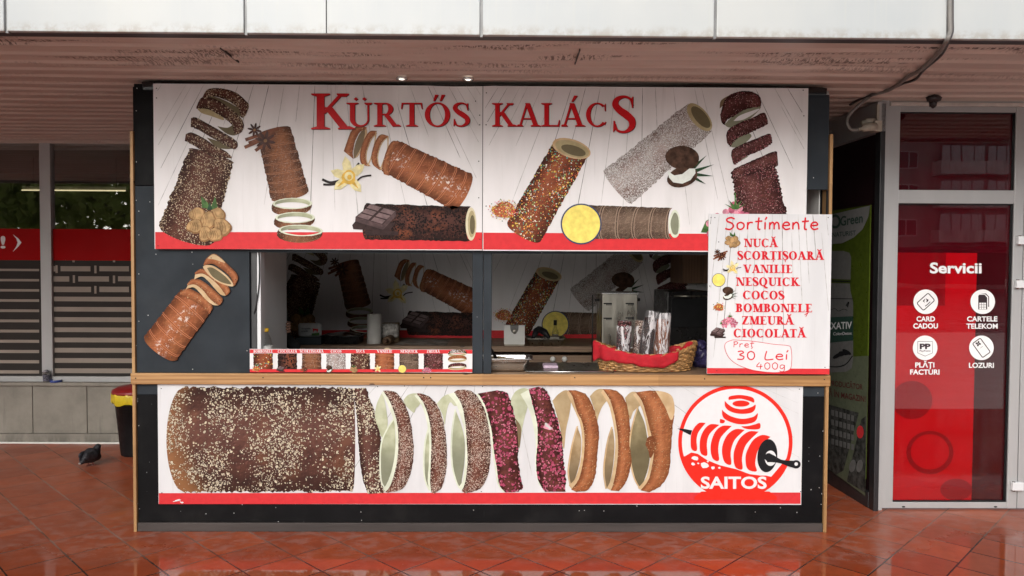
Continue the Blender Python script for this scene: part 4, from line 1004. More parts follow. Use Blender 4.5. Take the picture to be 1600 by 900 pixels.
# back counter with knobs
bz = PY(800, 541, 1.55).z
MB().box(pe-.6, 1.9, 1.55, KB, bz-.05, bz).build('back_counter', M['counter_wood'], kiosk, bevel=.004)
MB().box(pe-.6, 1.9, 1.62, KB, .1, bz-.085).build('back_cabinet', M['counter_wood'], kiosk)
for px in (863.5, 882):
    c = PY(px, 561, 1.6); MB().lathe([(.008, 0), (.010, .012), (.022, .016), (.024, .028), (.014, .036)], (c.x, 1.62, c.z), 18, Matrix.Rotation(R_(90), 4, 'X')).build('knob', M['white_plastic'], kiosk)
# screws
def screw(par, px, py, Y, m, r=.0055):
    c = PY(px, py, Y); MB().lathe([(r, 0), (r*.9, .0015), (r*.4, .002)], (c.x, Y, c.z), 10, Matrix.Rotation(R_(90), 4, 'X')).build('screw', m, par)
for px, py in ((214, 138), (213, 173), (213, 253), (213, 313), (217, 330), (217, 367), (217, 428), (217, 502), (213, 540), (386, 548), (300, 394), (301, 577), (1298, 205), (1296, 298), (1296, 329)):
    screw(kiosk, px, py, 0, M['screw_bright'], .0035)
for px, py in ((217, 665), (215, 787), (218, 795), (564, 800), (565, 813), (740, 797), (1180, 800), (1278, 614), (1280, 762), (1283, 788), (435, 815), (905, 798)):
    screw(kiosk, px, py, 0, M['screw_bright'], .0032)
for px, py in ((212, 591), (411, 590), (662, 590), (673, 590), (898, 590), (1101, 592), (1288, 593)):
    screw(kiosk, px, py, -.030, M['screw'], .0045)

# ---------------------------------------------------------------- icons printed on the signs (centre, size in pixels)
def icon(a, kind, cx, cy, s):
    A = lambda x, y: (cx+x*s, cy+y*s); q = a
    if kind == 'nuts':
        q.use(M['i_leaf']); q.poly([A(-.25, -.5), A(-.3, -1.0), A(.0, -.7), A(.05, -.45)]); q.poly([A(.1, -.45), A(.3, -1.0), A(.4, -.55), A(.3, -.35)]); q.use(M['i_leafd']); q.poly([A(-.05, -.4), A(.08, -.75), A(.2, -.4)])
        for k, (x, y, r) in enumerate(((-.45, -.2, .36), (.42, -.15, .38), (0, .05, .40), (-.55, .3, .36), (.6, .32, .42), (-.1, .62, .34), (.3, .65, .34))):
            q.use(M['i_nut2']); q.ell(*A(x, y), r*s, r*s*.85, k, 18, .06, k); q.use(M['i_nut'] if k < 3 else M['i_petal' if k == 9 else 'i_nut']); q.ell(*A(x-.02, y-.03), r*s*.86, r*s*.72, k, 18, .08, k)
            if s > 14:
                q.use(M['i_nut2'])
                for j in range(4 if k >= 3 else 2):
                    q.ribbon([A(x-r*.6+j*.24*r, y-r*.5), A(x-r*.45+j*.26*r, y), A(x-r*.6+j*.3*r, y+r*.45)], s*.022, 4)
    elif kind == 'anise':
        q.use(M['i_stick'])
        for x0, y0, x1, y1 in ((-1.1, .1, .9, -.6), (-1.15, .55, .1, 0), (-.5, .75, .6, -.1), (-.9, .3, .7, -.3)): q.ribbon([A(x0, y0), A(x1, y1)], s*.2, smooth=False)
        q.use(M['i_anise'])
        for ox, oy, r in ((-.55, -.5, .42), (.1, .15, .6)):
            for k in range(8):
                an_ = R_(45*k+12); q.ell(*A(ox+r*.55*math.cos(an_), oy+r*.55*math.sin(an_)), r*s*.5, r*s*.16, an_, 8)
            q.use(M['i_nut2']); q.ell(*A(ox, oy), r*s*.18, r*s*.18, 0, 8); q.use(M['i_anise'])
    elif kind == 'vanilla':
        q.use(M['i_bean']); q.ribbon([A(-1.3, .1), A(-.9, .25), A(-.4, .15)], s*.12); q.ribbon([A(-1.25, .35), A(-.8, .35), A(-.3, .2)], s*.1); q.ribbon([A(1.1, -.1), A(.6, .0), A(.3, .3)], s*.08); q.ribbon([A(.5, -.7), A(.3, -.4), A(.2, 0)], s*.1)
        q.use(M['i_petal'])
        for an_, L in ((-100, 1.05), (-40, 1.0), (50, .95), (140, .95), (-160, .95)):
            r = R_(an_); d = (math.cos(r), math.sin(r)); m = (-d[1], d[0])
            q.poly([A(0, 0), A(d[0]*L*.35+m[0]*.22, d[1]*L*.35+m[1]*.22), A(d[0]*L*.7+m[0]*.2, d[1]*L*.7+m[1]*.2), A(d[0]*L, d[1]*L), A(d[0]*L*.7-m[0]*.2, d[1]*L*.7-m[1]*.2), A(d[0]*L*.35-m[0]*.22, d[1]*L*.35-m[1]*.22)])
        q.use(M['i_petal2']); q.ell(*A(0, 0), .34*s, .36*s, 0, 14, .06)
        for an_ in (50, 140): r = R_(an_); q.ribbon([A(.2*math.cos(r), .2*math.sin(r)), A(.7*math.cos(r), .7*math.sin(r))], [s*.2, s*.03], smooth=False)
        q.use(M['i_petal']); q.ell(*A(0, -.05), .22*s, .22*s, 0, 12); q.use(M['i_petal2']); q.ell(*A(.03, 0), .11*s, .13*s, 0, 10)
    elif kind == 'disc':
        q.use(M['i_blue']); q.ell(cx, cy, s, s, 0, 40); q.use(M['i_yellow']); q.ell(cx, cy, s*.93, s*.93, 0, 40)
    elif kind == 'coconut':
        q.use(M['i_leafd'])
        for an_, L in ((-75, 1.0), (-45, 1.15), (-20, 1.2), (5, 1.1), (30, .9)):
            r = R_(an_); d = (math.cos(r), math.sin(r)); m = (-d[1], d[0]); q.poly([A(.15+m[0]*.12, .35+m[1]*.12), A(.2+d[0]*L, .35+d[1]*L), A(.15-m[0]*.12, .35-m[1]*.12)])
        q.use(M['i_husk']); q.ell(*A(-.05, -.35), .74*s, .52*s, .1, 24, .01); q.ell(*A(-.05, .48), .68*s, .44*s, -.3, 22, .01)
        q.use(M['i_flesh']); q.poly([A(-.66, .25), A(-.4, .42), A(-.05, .36), A(.25, .12), A(.5, .12), A(.52, .32), A(.3, .62), A(-.05, .78), A(-.45, .72), A(-.64, .5)])
    elif kind == 'heap':
        r = random.Random(3); cols = ['i_red', 'i_yellow', 'i_pink2', 'i_leaf', 'i_nut', 'i_title', 'i_petal2']
        q.use(M['i_heap']); q.ell(cx, cy, s*.82, s*.58, 0, 18, .07)
        n = 110 if s > 12 else 24
        for k in range(n):
            an_ = r.random()*6.28; d = math.sqrt(r.random()); q.use(M[r.choice(cols)]); z = s*(.045 if s > 12 else .09); q.ell(*A(1.08*d*math.cos(an_), .8*d*math.sin(an_)), z, z, 0, 5)
    elif kind == 'raspberry':
        q.use(M['i_leaf']); q.poly([A(-1.2, .55), A(-1.0, .1), A(-.5, -.15), A(.1, -.1), A(.0, .4), A(-.5, .6)])
        for k, (x, y, r) in enumerate(((-.5, .45, .5), (.15, 0, .5), (.65, .45, .48))):
            for j in range(16):
                an_ = j*2.4; d = r*math.sqrt(j/16.); q.use(M['i_pink'] if j % 2 else M['i_pink2']); q.ell(*A(x+d*math.cos(an_), y+d*math.sin(an_)*1.1), r*s*.27, r*s*.27, 0, 8)
        q.use(M['i_leaf'])
        for an_ in (-150, -120, -90, -60, -30): r = R_(an_); q.poly([A(.05, -.35), A(.15+.5*math.cos(r), -.38+.38*math.sin(r)), A(.25, -.35)])
        q.ribbon([A(.15, -.4), A(.14, -1.0)], s*.05, smooth=False)
    elif kind == 'chocolate':
        q.use(M['i_choc']); q.poly([A(-.5, .45), A(1.0, .5), A(1.0, .68), A(-.45, .68)]); q.poly([A(-1.05, .22), A(-.85, -.02), A(.9, .12), A(.6, .5), A(-1.0, .40)])
        q.use(M['i_choc3']); q.poly([A(-.9, -.15), A(.32, .2), A(.32, .42), A(-.92, .05)]); q.poly([A(.32, .2), A(.88, -.45), A(.92, -.2), A(.34, .42)])
        q.use(M['i_choc']); q.poly([A(-.9, -.15), A(-.2, -.72), A(.88, -.45), A(.32, .2)])
        q.use(M['i_choc2'])
        O = Vector((-.9, -.15)); U = Vector((1.22, .35)); V = Vector((.63, -.6))
        for i in range(2):
            for j in range(3):
                c = [O+U*(i/2+x/2)+V*(j/3+y/3) for x, y in ((.08, .1), (.9, .1), (.9, .88), (.08, .88))]; q.poly([A(p.x, p.y) for p in c])
        q.use(M['i_choc3'])

# ---------------------------------------------------------------- sign boards
BY = -.034
def make_board(name, label, cat, px, Y, th, m, group=None, lift=None):
    x0, x1, z0, z1 = rectXZ(*px, Y)
    r = thing(name, label, cat, ((x0+x1)/2, Y, z0), group)
    MB().box(x0, x1, Y, Y+th, z0, z1).build('board', m, r)
    return r, (lambda x, y, l: PY(x, y, Y-l)), (x0, x1, z0, z1)
def fan(root, surf, vp, xs, box, seed):
    """plank joints printed on the board, fanning out from one point"""
    r = random.Random(seed); a = Art(surf, 1); x0, y0, x1, y1 = box
    for x in xs:
        dx, dy = (x-vp[0]), (y0-vp[1])
        L = r.uniform(.75, 1.0) if r.random() < .55 else r.uniform(.25, .6); st = 0 if r.random() < .8 else .12
        A = []; B = []
        n = 14
        for k in range(n+1):
            f = st+(L-st)*k/n; y = y0+(y1-y0)*f; xx = x+dx/dy*(y-y0)
            if xx < x0+2 or xx > x1-2: break
            w = r.uniform(.5, 1.15)*(1 if k not in (0, n) else .3); A.append((xx-w/2, y)); B.append((xx+w/2, y))
        a.use(M['i_line'] if r.random() < .4 else M['i_line2'])
        if len(A) > 1: a.quads(A, B)
    a.build('plank_lines', None, root)
def stripe(root, surf, box, m='i_red', lay=2):
    x0, y0, x1, y1 = box; a = Art(surf, lay).use(M[m]); n = 10
    a.quads([(x0+(x1-x0)*k/n, y0[0]+(y0[1]-y0[0])*k/n) for k in range(n+1)], [(x0+(x1-x0)*k/n, y1[0]+(y1[1]-y1[0])*k/n) for k in range(n+1)])
    return a.build('red_stripe', None, root)
def pic(a, root, name='pastry_picture', label=None):
    o = a.build(name, None, root)
    if label: o['label'] = label
    return o

G_SIGN = 'printed sign boards on the stall front'
# left half of the header
hl, hs, hb = make_board('header_sign', 'left half of the header sign reading Kürtős, above walnut, cinnamon and vanilla cakes', 'sign', (240.5, 132.5, 753.6, 390), BY, .005, M['board'], G_SIGN)
fan(hl, hs, (505, -230), [252, 268, 290, 300, 318, 335, 352, 372, 396, 420, 444, 468, 492, 517, 540, 566, 590, 612, 640, 668, 676, 700, 712, 728, 741], (241, 133, 753, 362), 5)
stripe(hl, hs, (242.5, (362.5, 363), 753.4, (389, 389.8)))
def walnut_roll():
    a = Art(hs, 4).use(M['p_walnut']); a.roll((291, 366), (330, 243), 45, 12, 4, 36, .04, 44, 16, 11)
    k2 = (200, 120, 3.2156); Zq = lambda P_: [(k2[0]+x/k2[2], k2[1]+y/k2[2]) for x, y in P_]
    def cp(P_, m_): a.use(M[m_]); a.poly(cr(Zq(P_+[P_[0]]), 4)[:-1])
    a.band(Zq([(290, 288), (320, 280), (380, 308), (440, 348), (490, 373), (522, 402)]), Zq([(286, 322), (330, 345), (370, 370), (420, 398), (470, 405), (518, 410)]), M['p_walnut'], 1, .5)
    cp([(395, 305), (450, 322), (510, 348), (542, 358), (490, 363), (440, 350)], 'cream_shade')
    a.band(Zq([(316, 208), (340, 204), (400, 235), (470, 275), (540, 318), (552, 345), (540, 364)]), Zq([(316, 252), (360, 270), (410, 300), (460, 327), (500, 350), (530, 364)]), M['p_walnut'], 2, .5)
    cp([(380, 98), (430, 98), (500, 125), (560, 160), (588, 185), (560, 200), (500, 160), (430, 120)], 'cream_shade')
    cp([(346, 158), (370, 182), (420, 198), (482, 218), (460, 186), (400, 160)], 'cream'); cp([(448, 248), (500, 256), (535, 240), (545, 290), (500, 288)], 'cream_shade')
    a.lay = 5
    a.band(Zq([(343, 152), (370, 105), (430, 108), (500, 148), (560, 198), (582, 240), (572, 275), (545, 292)]), Zq([(345, 160), (400, 162), (450, 187), (490, 212), (520, 240), (528, 262), (534, 288)]), M['p_walnut'], 3, .5)
    a.band(Zq([(374, 102), (400, 64), (460, 57), (540, 78), (600, 128), (607, 150), (592, 190), (575, 207)]), Zq([(376, 108), (430, 98), (500, 120), (545, 150), (562, 178), (568, 205)]), M['p_walnut'], 4, .5)
    return a
for c in (0,): pic(walnut_roll(), hl, label='walnut coated cake with coiled top')
a = Art(hs, 7); icon(a, 'nuts', 325, 343, 37); pic(a, hl, 'walnut_picture')
def cinn_roll():
    a = Art(hs, 4).use(M['p_cinn']); a.roll((428, 205), (453, 306), 27, 5, 6, 30, .03, 40, 14, 4)
    for c, w, k in (((457, 318), 29, 1), ((461, 340), 29, 2), ((470, 360), 33, 3)): a.ring(c, -72, w, 9, 11, 3, M['p_cinn'], M['mint'], M['mint_light'], 9, seed=k)
    return a
pic(cinn_roll(), hl, label='cinnamon cake uncoiling at its foot')
a = Art(hs, 7); icon(a, 'anise', 412, 216, 26); pic(a, hl, 'spice_picture')
def van_roll():
    a = Art(hs, 4).use(M['p_plain']); a.roll((722, 300), (609, 243), 32, 9, 4, 27, .03, 50, 14, 8)
    Zq = lambda P_: [(480+x/3.443, 120+y/3.443) for x, y in P_]
    def cp(P_, m_): a.use(M[m_]); a.poly(cr(Zq(P_+[P_[0]]), 4)[:-1])
    cp([(252, 440), (250, 400), (264, 345), (288, 298), (318, 278), (318, 320), (300, 370), (275, 425)], 'tan_in')
    a.band(Zq([(196, 400), (213, 352), (238, 290), (278, 263), (320, 272)]), Zq([(250, 442), (246, 400), (260, 342), (284, 298), (318, 282)]), M['p_ring'], 1, .3)
    a.band(Zq([(318, 275), (322, 310), (302, 380), (268, 432)]), Zq([(310, 290), (310, 315), (292, 375), (258, 436)]), M['tan_rim'], 0, .2, 3)
    for L_, R_2, T_ in (([(330, 482), (292, 468), (283, 420), (300, 350), (335, 295), (374, 291)], [(338, 480), (316, 450), (318, 400), (340, 340), (372, 302)], [(374, 296), (366, 365), (346, 440), (328, 480)]),
                       ([(390, 502), (352, 470), (345, 420), (365, 350), (395, 311), (437, 318)], [(402, 500), (380, 468), (377, 420), (394, 365), (420, 332), (437, 326)], [(438, 322), (436, 390), (412, 460), (398, 498)])):
        a.band(Zq(L_), Zq(R_2), M['p_ring'], 2, .3); T = Zq(T_); a.band([(x-2.2, y) for x, y in T], T, M['tan_rim'], 0, .2, 3); B_2 = Zq(R_2); a.band(B_2, [(x+1.6, y+.4) for x, y in B_2], M['tan_rim'], 0, .2, 2)
    a.band(Zq([(412, 524), (404, 480), (425, 400), (455, 348), (490, 348)]), Zq([(442, 532), (442, 480), (458, 412), (485, 365), (496, 358)]), M['p_ring'], 3, .3)
    return a
pic(van_roll(), hl, label='glazed plain cake sliced at its upper end')
a = Art(hs, 7); icon(a, 'vanilla', 545, 277, 32); pic(a, hl, 'vanilla_flower_picture')
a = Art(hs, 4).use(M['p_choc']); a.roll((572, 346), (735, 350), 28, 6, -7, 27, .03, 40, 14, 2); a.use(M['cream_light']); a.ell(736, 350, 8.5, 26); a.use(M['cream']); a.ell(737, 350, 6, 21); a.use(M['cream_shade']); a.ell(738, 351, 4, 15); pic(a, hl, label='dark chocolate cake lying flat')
a = Art(hs, 7); icon(a, 'chocolate', 587, 344, 35); pic(a, hl, 'chocolate_picture')
for wd, x0, x1, yb, h in (('K', 486, 550, 202, 56), ('ÜRTŐS', 541, 734.5, 197.5, 37)):
    a = Art(hs, 6).use(M['i_edge']); serif_text(a, wd, x0+.9, x1+.9, yb+.9, h, .165, .06); a.use(M['i_title']); a.lay = 8; serif_text(a, wd, x0, x1, yb, h, .165, .06); a.build('lettering', None, hl)
for px, py in ((244.5, 138), (244.5, 153), (247, 384), (743, 158), (749.5, 180), (749.5, 195), (748, 252), (748, 309), (750, 374)): screw(hl, px, py, BY-.0008, M['screw'], .004)
# right half of the header
hr, hs2, hb2 = make_board('header_sign', 'right half of the header sign reading Kalács, with candy, coconut, cocoa and raspberry cakes', 'sign', (754.6, 136, 1261, 393), BY, .005, M['board'], G_SIGN)
fan(hr, hs2, (1008, -230), [764, 778, 793, 812, 824, 846, 868, 893, 915, 938, 962, 985, 1004, 1024, 1052, 1085, 1096, 1122, 1150, 1180, 1205, 1210, 1230, 1248], (756, 137, 1260, 366), 9)
stripe(hr, hs2, (755.2, (363.5, 366), 1259, (390, 392.6)))
hs = hs2
a = Art(hs2, 4).use(M['p_candy']); a.roll((818, 363), (893, 231), 30, 8, -6, 29, .03, 46, 16, 3)
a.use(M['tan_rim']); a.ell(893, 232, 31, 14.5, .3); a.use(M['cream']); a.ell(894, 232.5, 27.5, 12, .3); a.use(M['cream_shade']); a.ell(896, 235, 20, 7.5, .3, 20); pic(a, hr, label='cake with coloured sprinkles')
a = Art(hs2, 7); icon(a, 'heap', 787, 328, 22); pic(a, hr, 'sprinkles_picture')
a = Art(hs2, 4).use(M['p_coco']); a.roll((965, 293), (1094, 183), 34, 5, -6, 29, .04, 46, 16, 5)
a.use(M['cream']); a.ell(1093, 183, 26.5, 13, .87); a.use(M['cream_light']); a.annulus(1093, 183, 1, 1.2); a.use(M['cream_shade']); a.ell(1095, 183, 21, 9, .87); pic(a, hr, label='cake dusted with white coconut')
a = Art(hs2, 7); icon(a, 'coconut', 1068, 259, 36); pic(a, hr, 'coconut_picture')
a = Art(hs2, 4).use(M['p_cocoa']); a.roll((920, 347), (1050, 349), 26.5, 5, -6, 24, .02, 40, 14, 6); a.use(M['mint_light']); a.ell(1054, 350, 9, 22, 0, 20, .03); a.use(M['mint']); a.ell(1054.5, 350, 6.5, 17.5, 0, 20, .05); pic(a, hr, label='cocoa coated cake lying flat')
a = Art(hs2, 7); icon(a, 'disc', 908, 350, 32); pic(a, hr, 'emblem_picture', 'plain yellow disc with blue rim')
def rasp_roll():
    a = Art(hs2, 4).use(M['p_rasp']); a.roll((1192, 342), (1177, 262), 38, 4, 4, 35, .05, 34, 16, 5)
    Zq = lambda P_: [(1000+x/3.2156, 120+y/3.2156) for x, y in P_]
    def cp(P_, m_): a.use(M[m_]); a.poly(cr(Zq(P_+[P_[0]]), 4)[:-1])
    cp([(400, 160), (408, 118), (460, 90), (430, 130)], 'tan_in')
    for P_ in ([(425, 240), (450, 255), (510, 240), (560, 205), (600, 165), (602, 148), (540, 158), (470, 195)], [(448, 345), (470, 355), (520, 338), (560, 300), (540, 285), (480, 312)], [(478, 438), (520, 415), (545, 398), (500, 408)]): cp(P_, 'mint')
    cp([(470, 222), (520, 215), (580, 180), (600, 160), (560, 172), (500, 195)], 'i_white')
    for k_, (L_, R_2) in enumerate((([(403, 190), (430, 110), (490, 75), (560, 74), (600, 98), (610, 130), (606, 150)], [(405, 215), (422, 242), (440, 216), (490, 187), (540, 162), (602, 150)]),
                      ([(432, 295), (445, 265), (500, 230), (560, 208), (622, 180), (642, 215)], [(440, 332), (455, 352), (480, 316), (540, 287), (600, 260), (644, 236)]), ([(458, 395), (465, 365), (520, 335), (590, 308), (652, 286), (664, 320)], [(465, 432), (480, 442), (520, 407), (580, 382), (640, 352), (664, 332)]),
                      ([(468, 480), (472, 462), (520, 440), (600, 405), (680, 374), (690, 400)], [(470, 500), (500, 500), (560, 490), (620, 475), (680, 455), (694, 440)]))):
        a.band(Zq(L_), Zq(R_2), M['p_rasp'], k_, .9, seed=k_)
    return a
pic(rasp_roll(), hr, label='dark raspberry cake with coiled top')
a = Art(hs2, 7); icon(a, 'raspberry', 1143, 341, 40); pic(a, hr, 'raspberry_picture')
for wd, x0, x1, yb, h in (('KALÁC', 768.5, 949, 197.5, 36.5), ('S', 955, 993.5, 207, 57)):
    a = Art(hs2, 6).use(M['i_edge']); serif_text(a, wd, x0+.9, x1+.9, yb+.9, h, .165, .06); a.use(M['i_title']); a.lay = 8; serif_text(a, wd, x0, x1, yb, h, .165, .06); a.build('lettering', None, hr)
for px, py in ((760, 145), (759.5, 195), (759.5, 322), (1255, 141), (1256, 181)): screw(hr, px, py, BY-.0008, M['screw'], .004)

# the same pair of boards hangs again on the back wall inside
G_IN = 'printed sign boards on the inside back wall'
drop_ = .83
bk1 = dup(hl, (hl.location.x-.02, KB-.022, hl.location.z-drop_), 'left dim cake sign hanging on the back wall inside the stall', G_IN, skip=('lettering', 'screw'))
bk2 = dup(hr, (hr.location.x+.0, KB-.022, hr.location.z-drop_), 'right dim cake sign hanging on the back wall inside the stall', G_IN, skip=('lettering', 'screw', 'raspberry_picture'))

# menu board
MY = -.052
mn, ms, mb_ = make_board('menu_board', 'menu board headed Sortimente listing eight flavours in red and the price', 'menu board', (1106, 334.5, 1298, 584.4), MY, .005, M['board2'], G_SIGN)
fan(mn, ms, (1212, -420), [1112, 1124, 1137, 1146, 1158, 1170, 1182, 1196, 1207, 1222, 1236, 1247, 1258, 1270, 1281, 1291], (1107, 335, 1297, 574), 3)
stripe(mn, ms, (1104.8, (575, 576.2), 1296, (583.7, 585)))
a = Art(ms, 4).use(M['i_text']); hand_text(a, 'Sortimente', 1133, 1279, 358.5, 12.5, 2.5); a.build('lettering', None, mn)
for txt, x0, x1, yb, ic, ix, iy, sz in (('NUCĂ', 1162.5, 1215, 386, 'nuts', 1144, 375, 13), ('SCORȚIȘOARĂ', 1152, 1287, 405.5, 'anise', 1127, 399, 11), ('VANILIE', 1162, 1238, 426.5, 'vanilla', 1145, 419, 12), ('NESQUICK', 1150, 1249, 446.5, 'disc', 1123, 437.5, 10.5),
        ('COCOS', 1160.5, 1225.5, 467.5, 'coconut', 1138, 458, 11.5), ('BOMBONELE', 1149, 1269, 487.5, 'heap', 1123, 480, 9.5), ('ZMEURĂ', 1159, 1240, 507, 'raspberry', 1139, 500, 12), ('CIOCOLATĂ', 1146, 1259, 527, 'chocolate', 1122, 520, 12)):
    a = Art(ms, 4).use(M['i_text']); serif_text(a, txt, x0, x1, yb, 13.2, .235, .085, .05, .004); a.build('lettering', None, mn)
    a = Art(ms, 5); icon(a, ic, ix, iy, sz); pic(a, mn, 'flavour_picture')
a = Art(ms, 6).use(M['i_text']); a.ribbon([(1257, 492), (1262, 489), (1264, 487)], 1.2); a.ribbon([(1263, 488), (1259, 495)], 1); a.build('pen_mark', None, mn)
a = Art(ms, 4).use(M['i_white']); OUT = cr([(1145, 531), (1134, 536), (1133, 546), (1140, 560), (1155, 571), (1180, 579), (1212, 582), (1233, 578), (1237, 565), (1236, 545), (1231, 540), (1210, 538), (1175, 533), (1145, 531)], 6)[:-1]
a.poly(OUT); a.use(M['i_text']); a.ribbon(OUT+[OUT[0]], .8, smooth=False); a.build('price_bubble', None, mn)
for txt, x0, x1, yb, xh, lw in (('Preț', 1146, 1178, 542.5, 6, 1.2), ('30 Lei', 1152, 1232, 562, 9.5, 1.9), ('400g', 1182, 1227, 577, 7.5, 1.3)):
    a = Art(ms, 5).use(M['i_text']); hand_text(a, txt, x0, x1, yb, xh, lw); a.build('lettering', None, mn)
for px, py in ((1111, 340), (1117, 340), (1123, 378), (1109, 447), (1294, 340), (1120, 579), (1289, 574)): screw(mn, px, py, MY-.0006, M['screw'], .0035)

# lower front sign
LYs = -.006
lo, ls, lb = make_board('front_sign', 'wide sign under the counter with huge sliced cake and round red logo', 'sign', (247, 600.5, 1253.3, 788), LYs, .005, M['board2'], G_SIGN)
fan(lo, ls, (760, 420), [255, 270, 420, 520, 590, 640, 668, 700, 742, 800, 850, 980, 1010, 1060, 1090, 1150, 1180, 1215, 1240], (248, 601, 1252, 770), 12)
stripe(lo, ls, (248.2, (770.5, 769.5), 1251, (787.6, 787.2)))
a = Art(ls, 4).use(M['p_walnut_big']); a.roll((290, 687), (551, 687), 82, 30, 4, 81, .025, 90, 24, 2)
a.lay = 5; pass
a.band([(551, 607), (556, 640), (559, 680), (562, 715), (567, 750), (575, 772)], [(572, 605), (581, 632), (587, 648), (593, 670), (596, 693), (595, 720), (598, 748), (601, 771)], M['p_walnut_big'], u0=2.4, jit=1.2)
pic(a, lo, label='huge walnut coated cake body')
Z = lambda pts, ox, oy, k: [(ox+x/k, oy+y/k) for x, y in pts]
def slice_(ox, oy, k, crust, mt, label, arch=None, inner=None, rimL=None, extra=(), jit=.5, inn='mint', rim='mint_light', seed=1):
    a = Art(ls, 6)
    if arch: a.use(M['mint_arch' if 'mint' in rim else 'tan_arch']); a.poly(cr(Z(arch+[arch[0]], ox, oy, k), 5)[:-1])
    if inner: a.band(Z(inner[0], ox, oy, k), Z(inner[1], ox, oy, k), M[inn])
    if inner: L = Z(inner[0], ox, oy, k); a.band([(x-1.2, y) for x, y in L], [(x+1.3, y) for x, y in L], M[rim], nv=2)
    if rimL: a.band(Z(rimL, ox, oy, k), [(x+1.5, y) for x, y in Z(crust[0], ox, oy, k)], M[rim], jit=.35, seed=seed)
    a.band(Z(crust[0], ox, oy, k), Z(crust[1], ox, oy, k), M[mt], u0=seed, jit=jit, seed=seed)
    for m_, P_ in extra: a.use(M[m_]); a.poly(cr(Z(P_+[P_[0]], ox, oy, k), 5)[:-1])
    pic(a, lo, label=label)
q5, q6 = (560, 590, 4.285), (840, 590, 4.287)
slice_(*q5, ([(165, 88), (215, 170), (255, 290), (268, 420), (255, 580), (215, 720), (180, 765)], [(190, 84), (260, 105), (320, 200), (355, 330), (370, 470), (355, 620), (300, 740), (200, 770)]), 'p_sugar', 'first sugar coated slice',
       [(155, 105), (122, 180), (112, 260), (135, 340), (160, 400), (195, 320), (190, 240), (172, 140)], ([(238, 275), (192, 345), (155, 435), (145, 560), (152, 690), (180, 745)], [(243, 300), (248, 420), (245, 540), (225, 640), (205, 690), (190, 725)]),
       [(155, 100), (200, 190), (240, 300), (250, 420), (235, 570), (200, 690), (165, 745)], rim='mint_light', seed=2)
slice_(*q5, ([(390, 108), (440, 180), (475, 290), (488, 420), (485, 560), (480, 700), (490, 770)], [(400, 104), (470, 125), (530, 190), (570, 300), (590, 450), (590, 600), (560, 730), (510, 775)]), 'p_sugar', 'thin sugar coated slice',
       [(302, 150), (335, 115), (390, 106), (430, 140), (405, 188), (385, 205), (372, 235), (345, 215), (312, 180)], ([(472, 330), (447, 430), (437, 560), (445, 680), (475, 755)], [(480, 400), (480, 480), (478, 560), (470, 690), (480, 745)]),
       [(375, 120), (425, 190), (458, 300), (474, 430), (472, 560), (464, 690), (475, 755)], seed=3)
slice_(*q5, ([(640, 98), (690, 180), (715, 300), (725, 430), (730, 560), (715, 700), (690, 760)], [(665, 84), (740, 85), (800, 130), (850, 230), (880, 370), (885, 500), (870, 640), (820, 740), (720, 775)]), 'p_sugar', 'wide sugar coated slice',
       [(525, 175), (570, 125), (620, 106), (655, 110), (680, 170), (645, 190), (618, 165), (600, 190), (585, 260), (578, 315), (560, 240)], ([(650, 212), (630, 330), (622, 470), (630, 600), (660, 710), (692, 750)], [(655, 230), (690, 320), (712, 430), (708, 580), (692, 690), (695, 735)]),
       [(600, 112), (650, 170), (685, 260), (707, 350), (716, 450), (712, 580), (697, 690), (668, 735)], seed=4)
slice_(*q5, ([(800, 105), (840, 170), (870, 260), (895, 370), (905, 480), (925, 600), (945, 720), (985, 768)], [(930, 82), (1000, 110), (1032, 200), (1055, 300), (1075, 420), (1070, 550), (1090, 680), (1102, 740), (1045, 770)]), 'p_rasp_big', 'raspberry coated slice',
       None, None, [(790, 110), (828, 175), (856, 260), (880, 370), (893, 480), (912, 600), (930, 710), (970, 765)], (('tan_in', [(1052, 275), (1088, 330), (1086, 420), (1074, 475), (1066, 380)]),), jit=1.0, seed=5)
slice_(*q5, ([(1140, 76), (1165, 180), (1195, 300), (1200, 420), (1190, 560), (1200, 680), (1250, 765)], [(1205, 58), (1262, 90), (1300, 190), (1335, 290), (1365, 420), (1375, 560), (1390, 680), (1384, 765)]), 'p_rasp_big', 'second raspberry coated slice',
       [(1015, 160), (1050, 95), (1110, 70), (1155, 100), (1135, 190), (1112, 270), (1095, 350), (1080, 440), (1060, 330), (1040, 230)], None, [(1085, 110), (1140, 210), (1172, 330), (1188, 450), (1184, 560), (1192, 660), (1210, 720)], jit=1.0, seed=6)
slice_(*q6, ([(205, 85), (235, 130), (265, 230), (300, 300), (315, 420), (305, 560), (275, 680), (225, 750)], [(255, 86), (320, 110), (365, 180), (395, 270), (412, 370), (400, 520), (385, 660), (340, 750), (260, 765)]), 'p_ring', 'plain glazed slice',
       [(100, 155), (140, 110), (190, 84), (228, 110), (222, 180), (210, 260), (190, 350), (175, 480), (150, 330), (125, 240)], ([(266, 325), (236, 430), (215, 540), (205, 640), (222, 735)], [(272, 345), (292, 420), (283, 560), (250, 680), (228, 725)]), [(195, 100), (255, 235), (285, 310), (298, 420), (287, 560), (252, 675), (208, 720)], inn='tan_in', rim='tan_rim', seed=7)
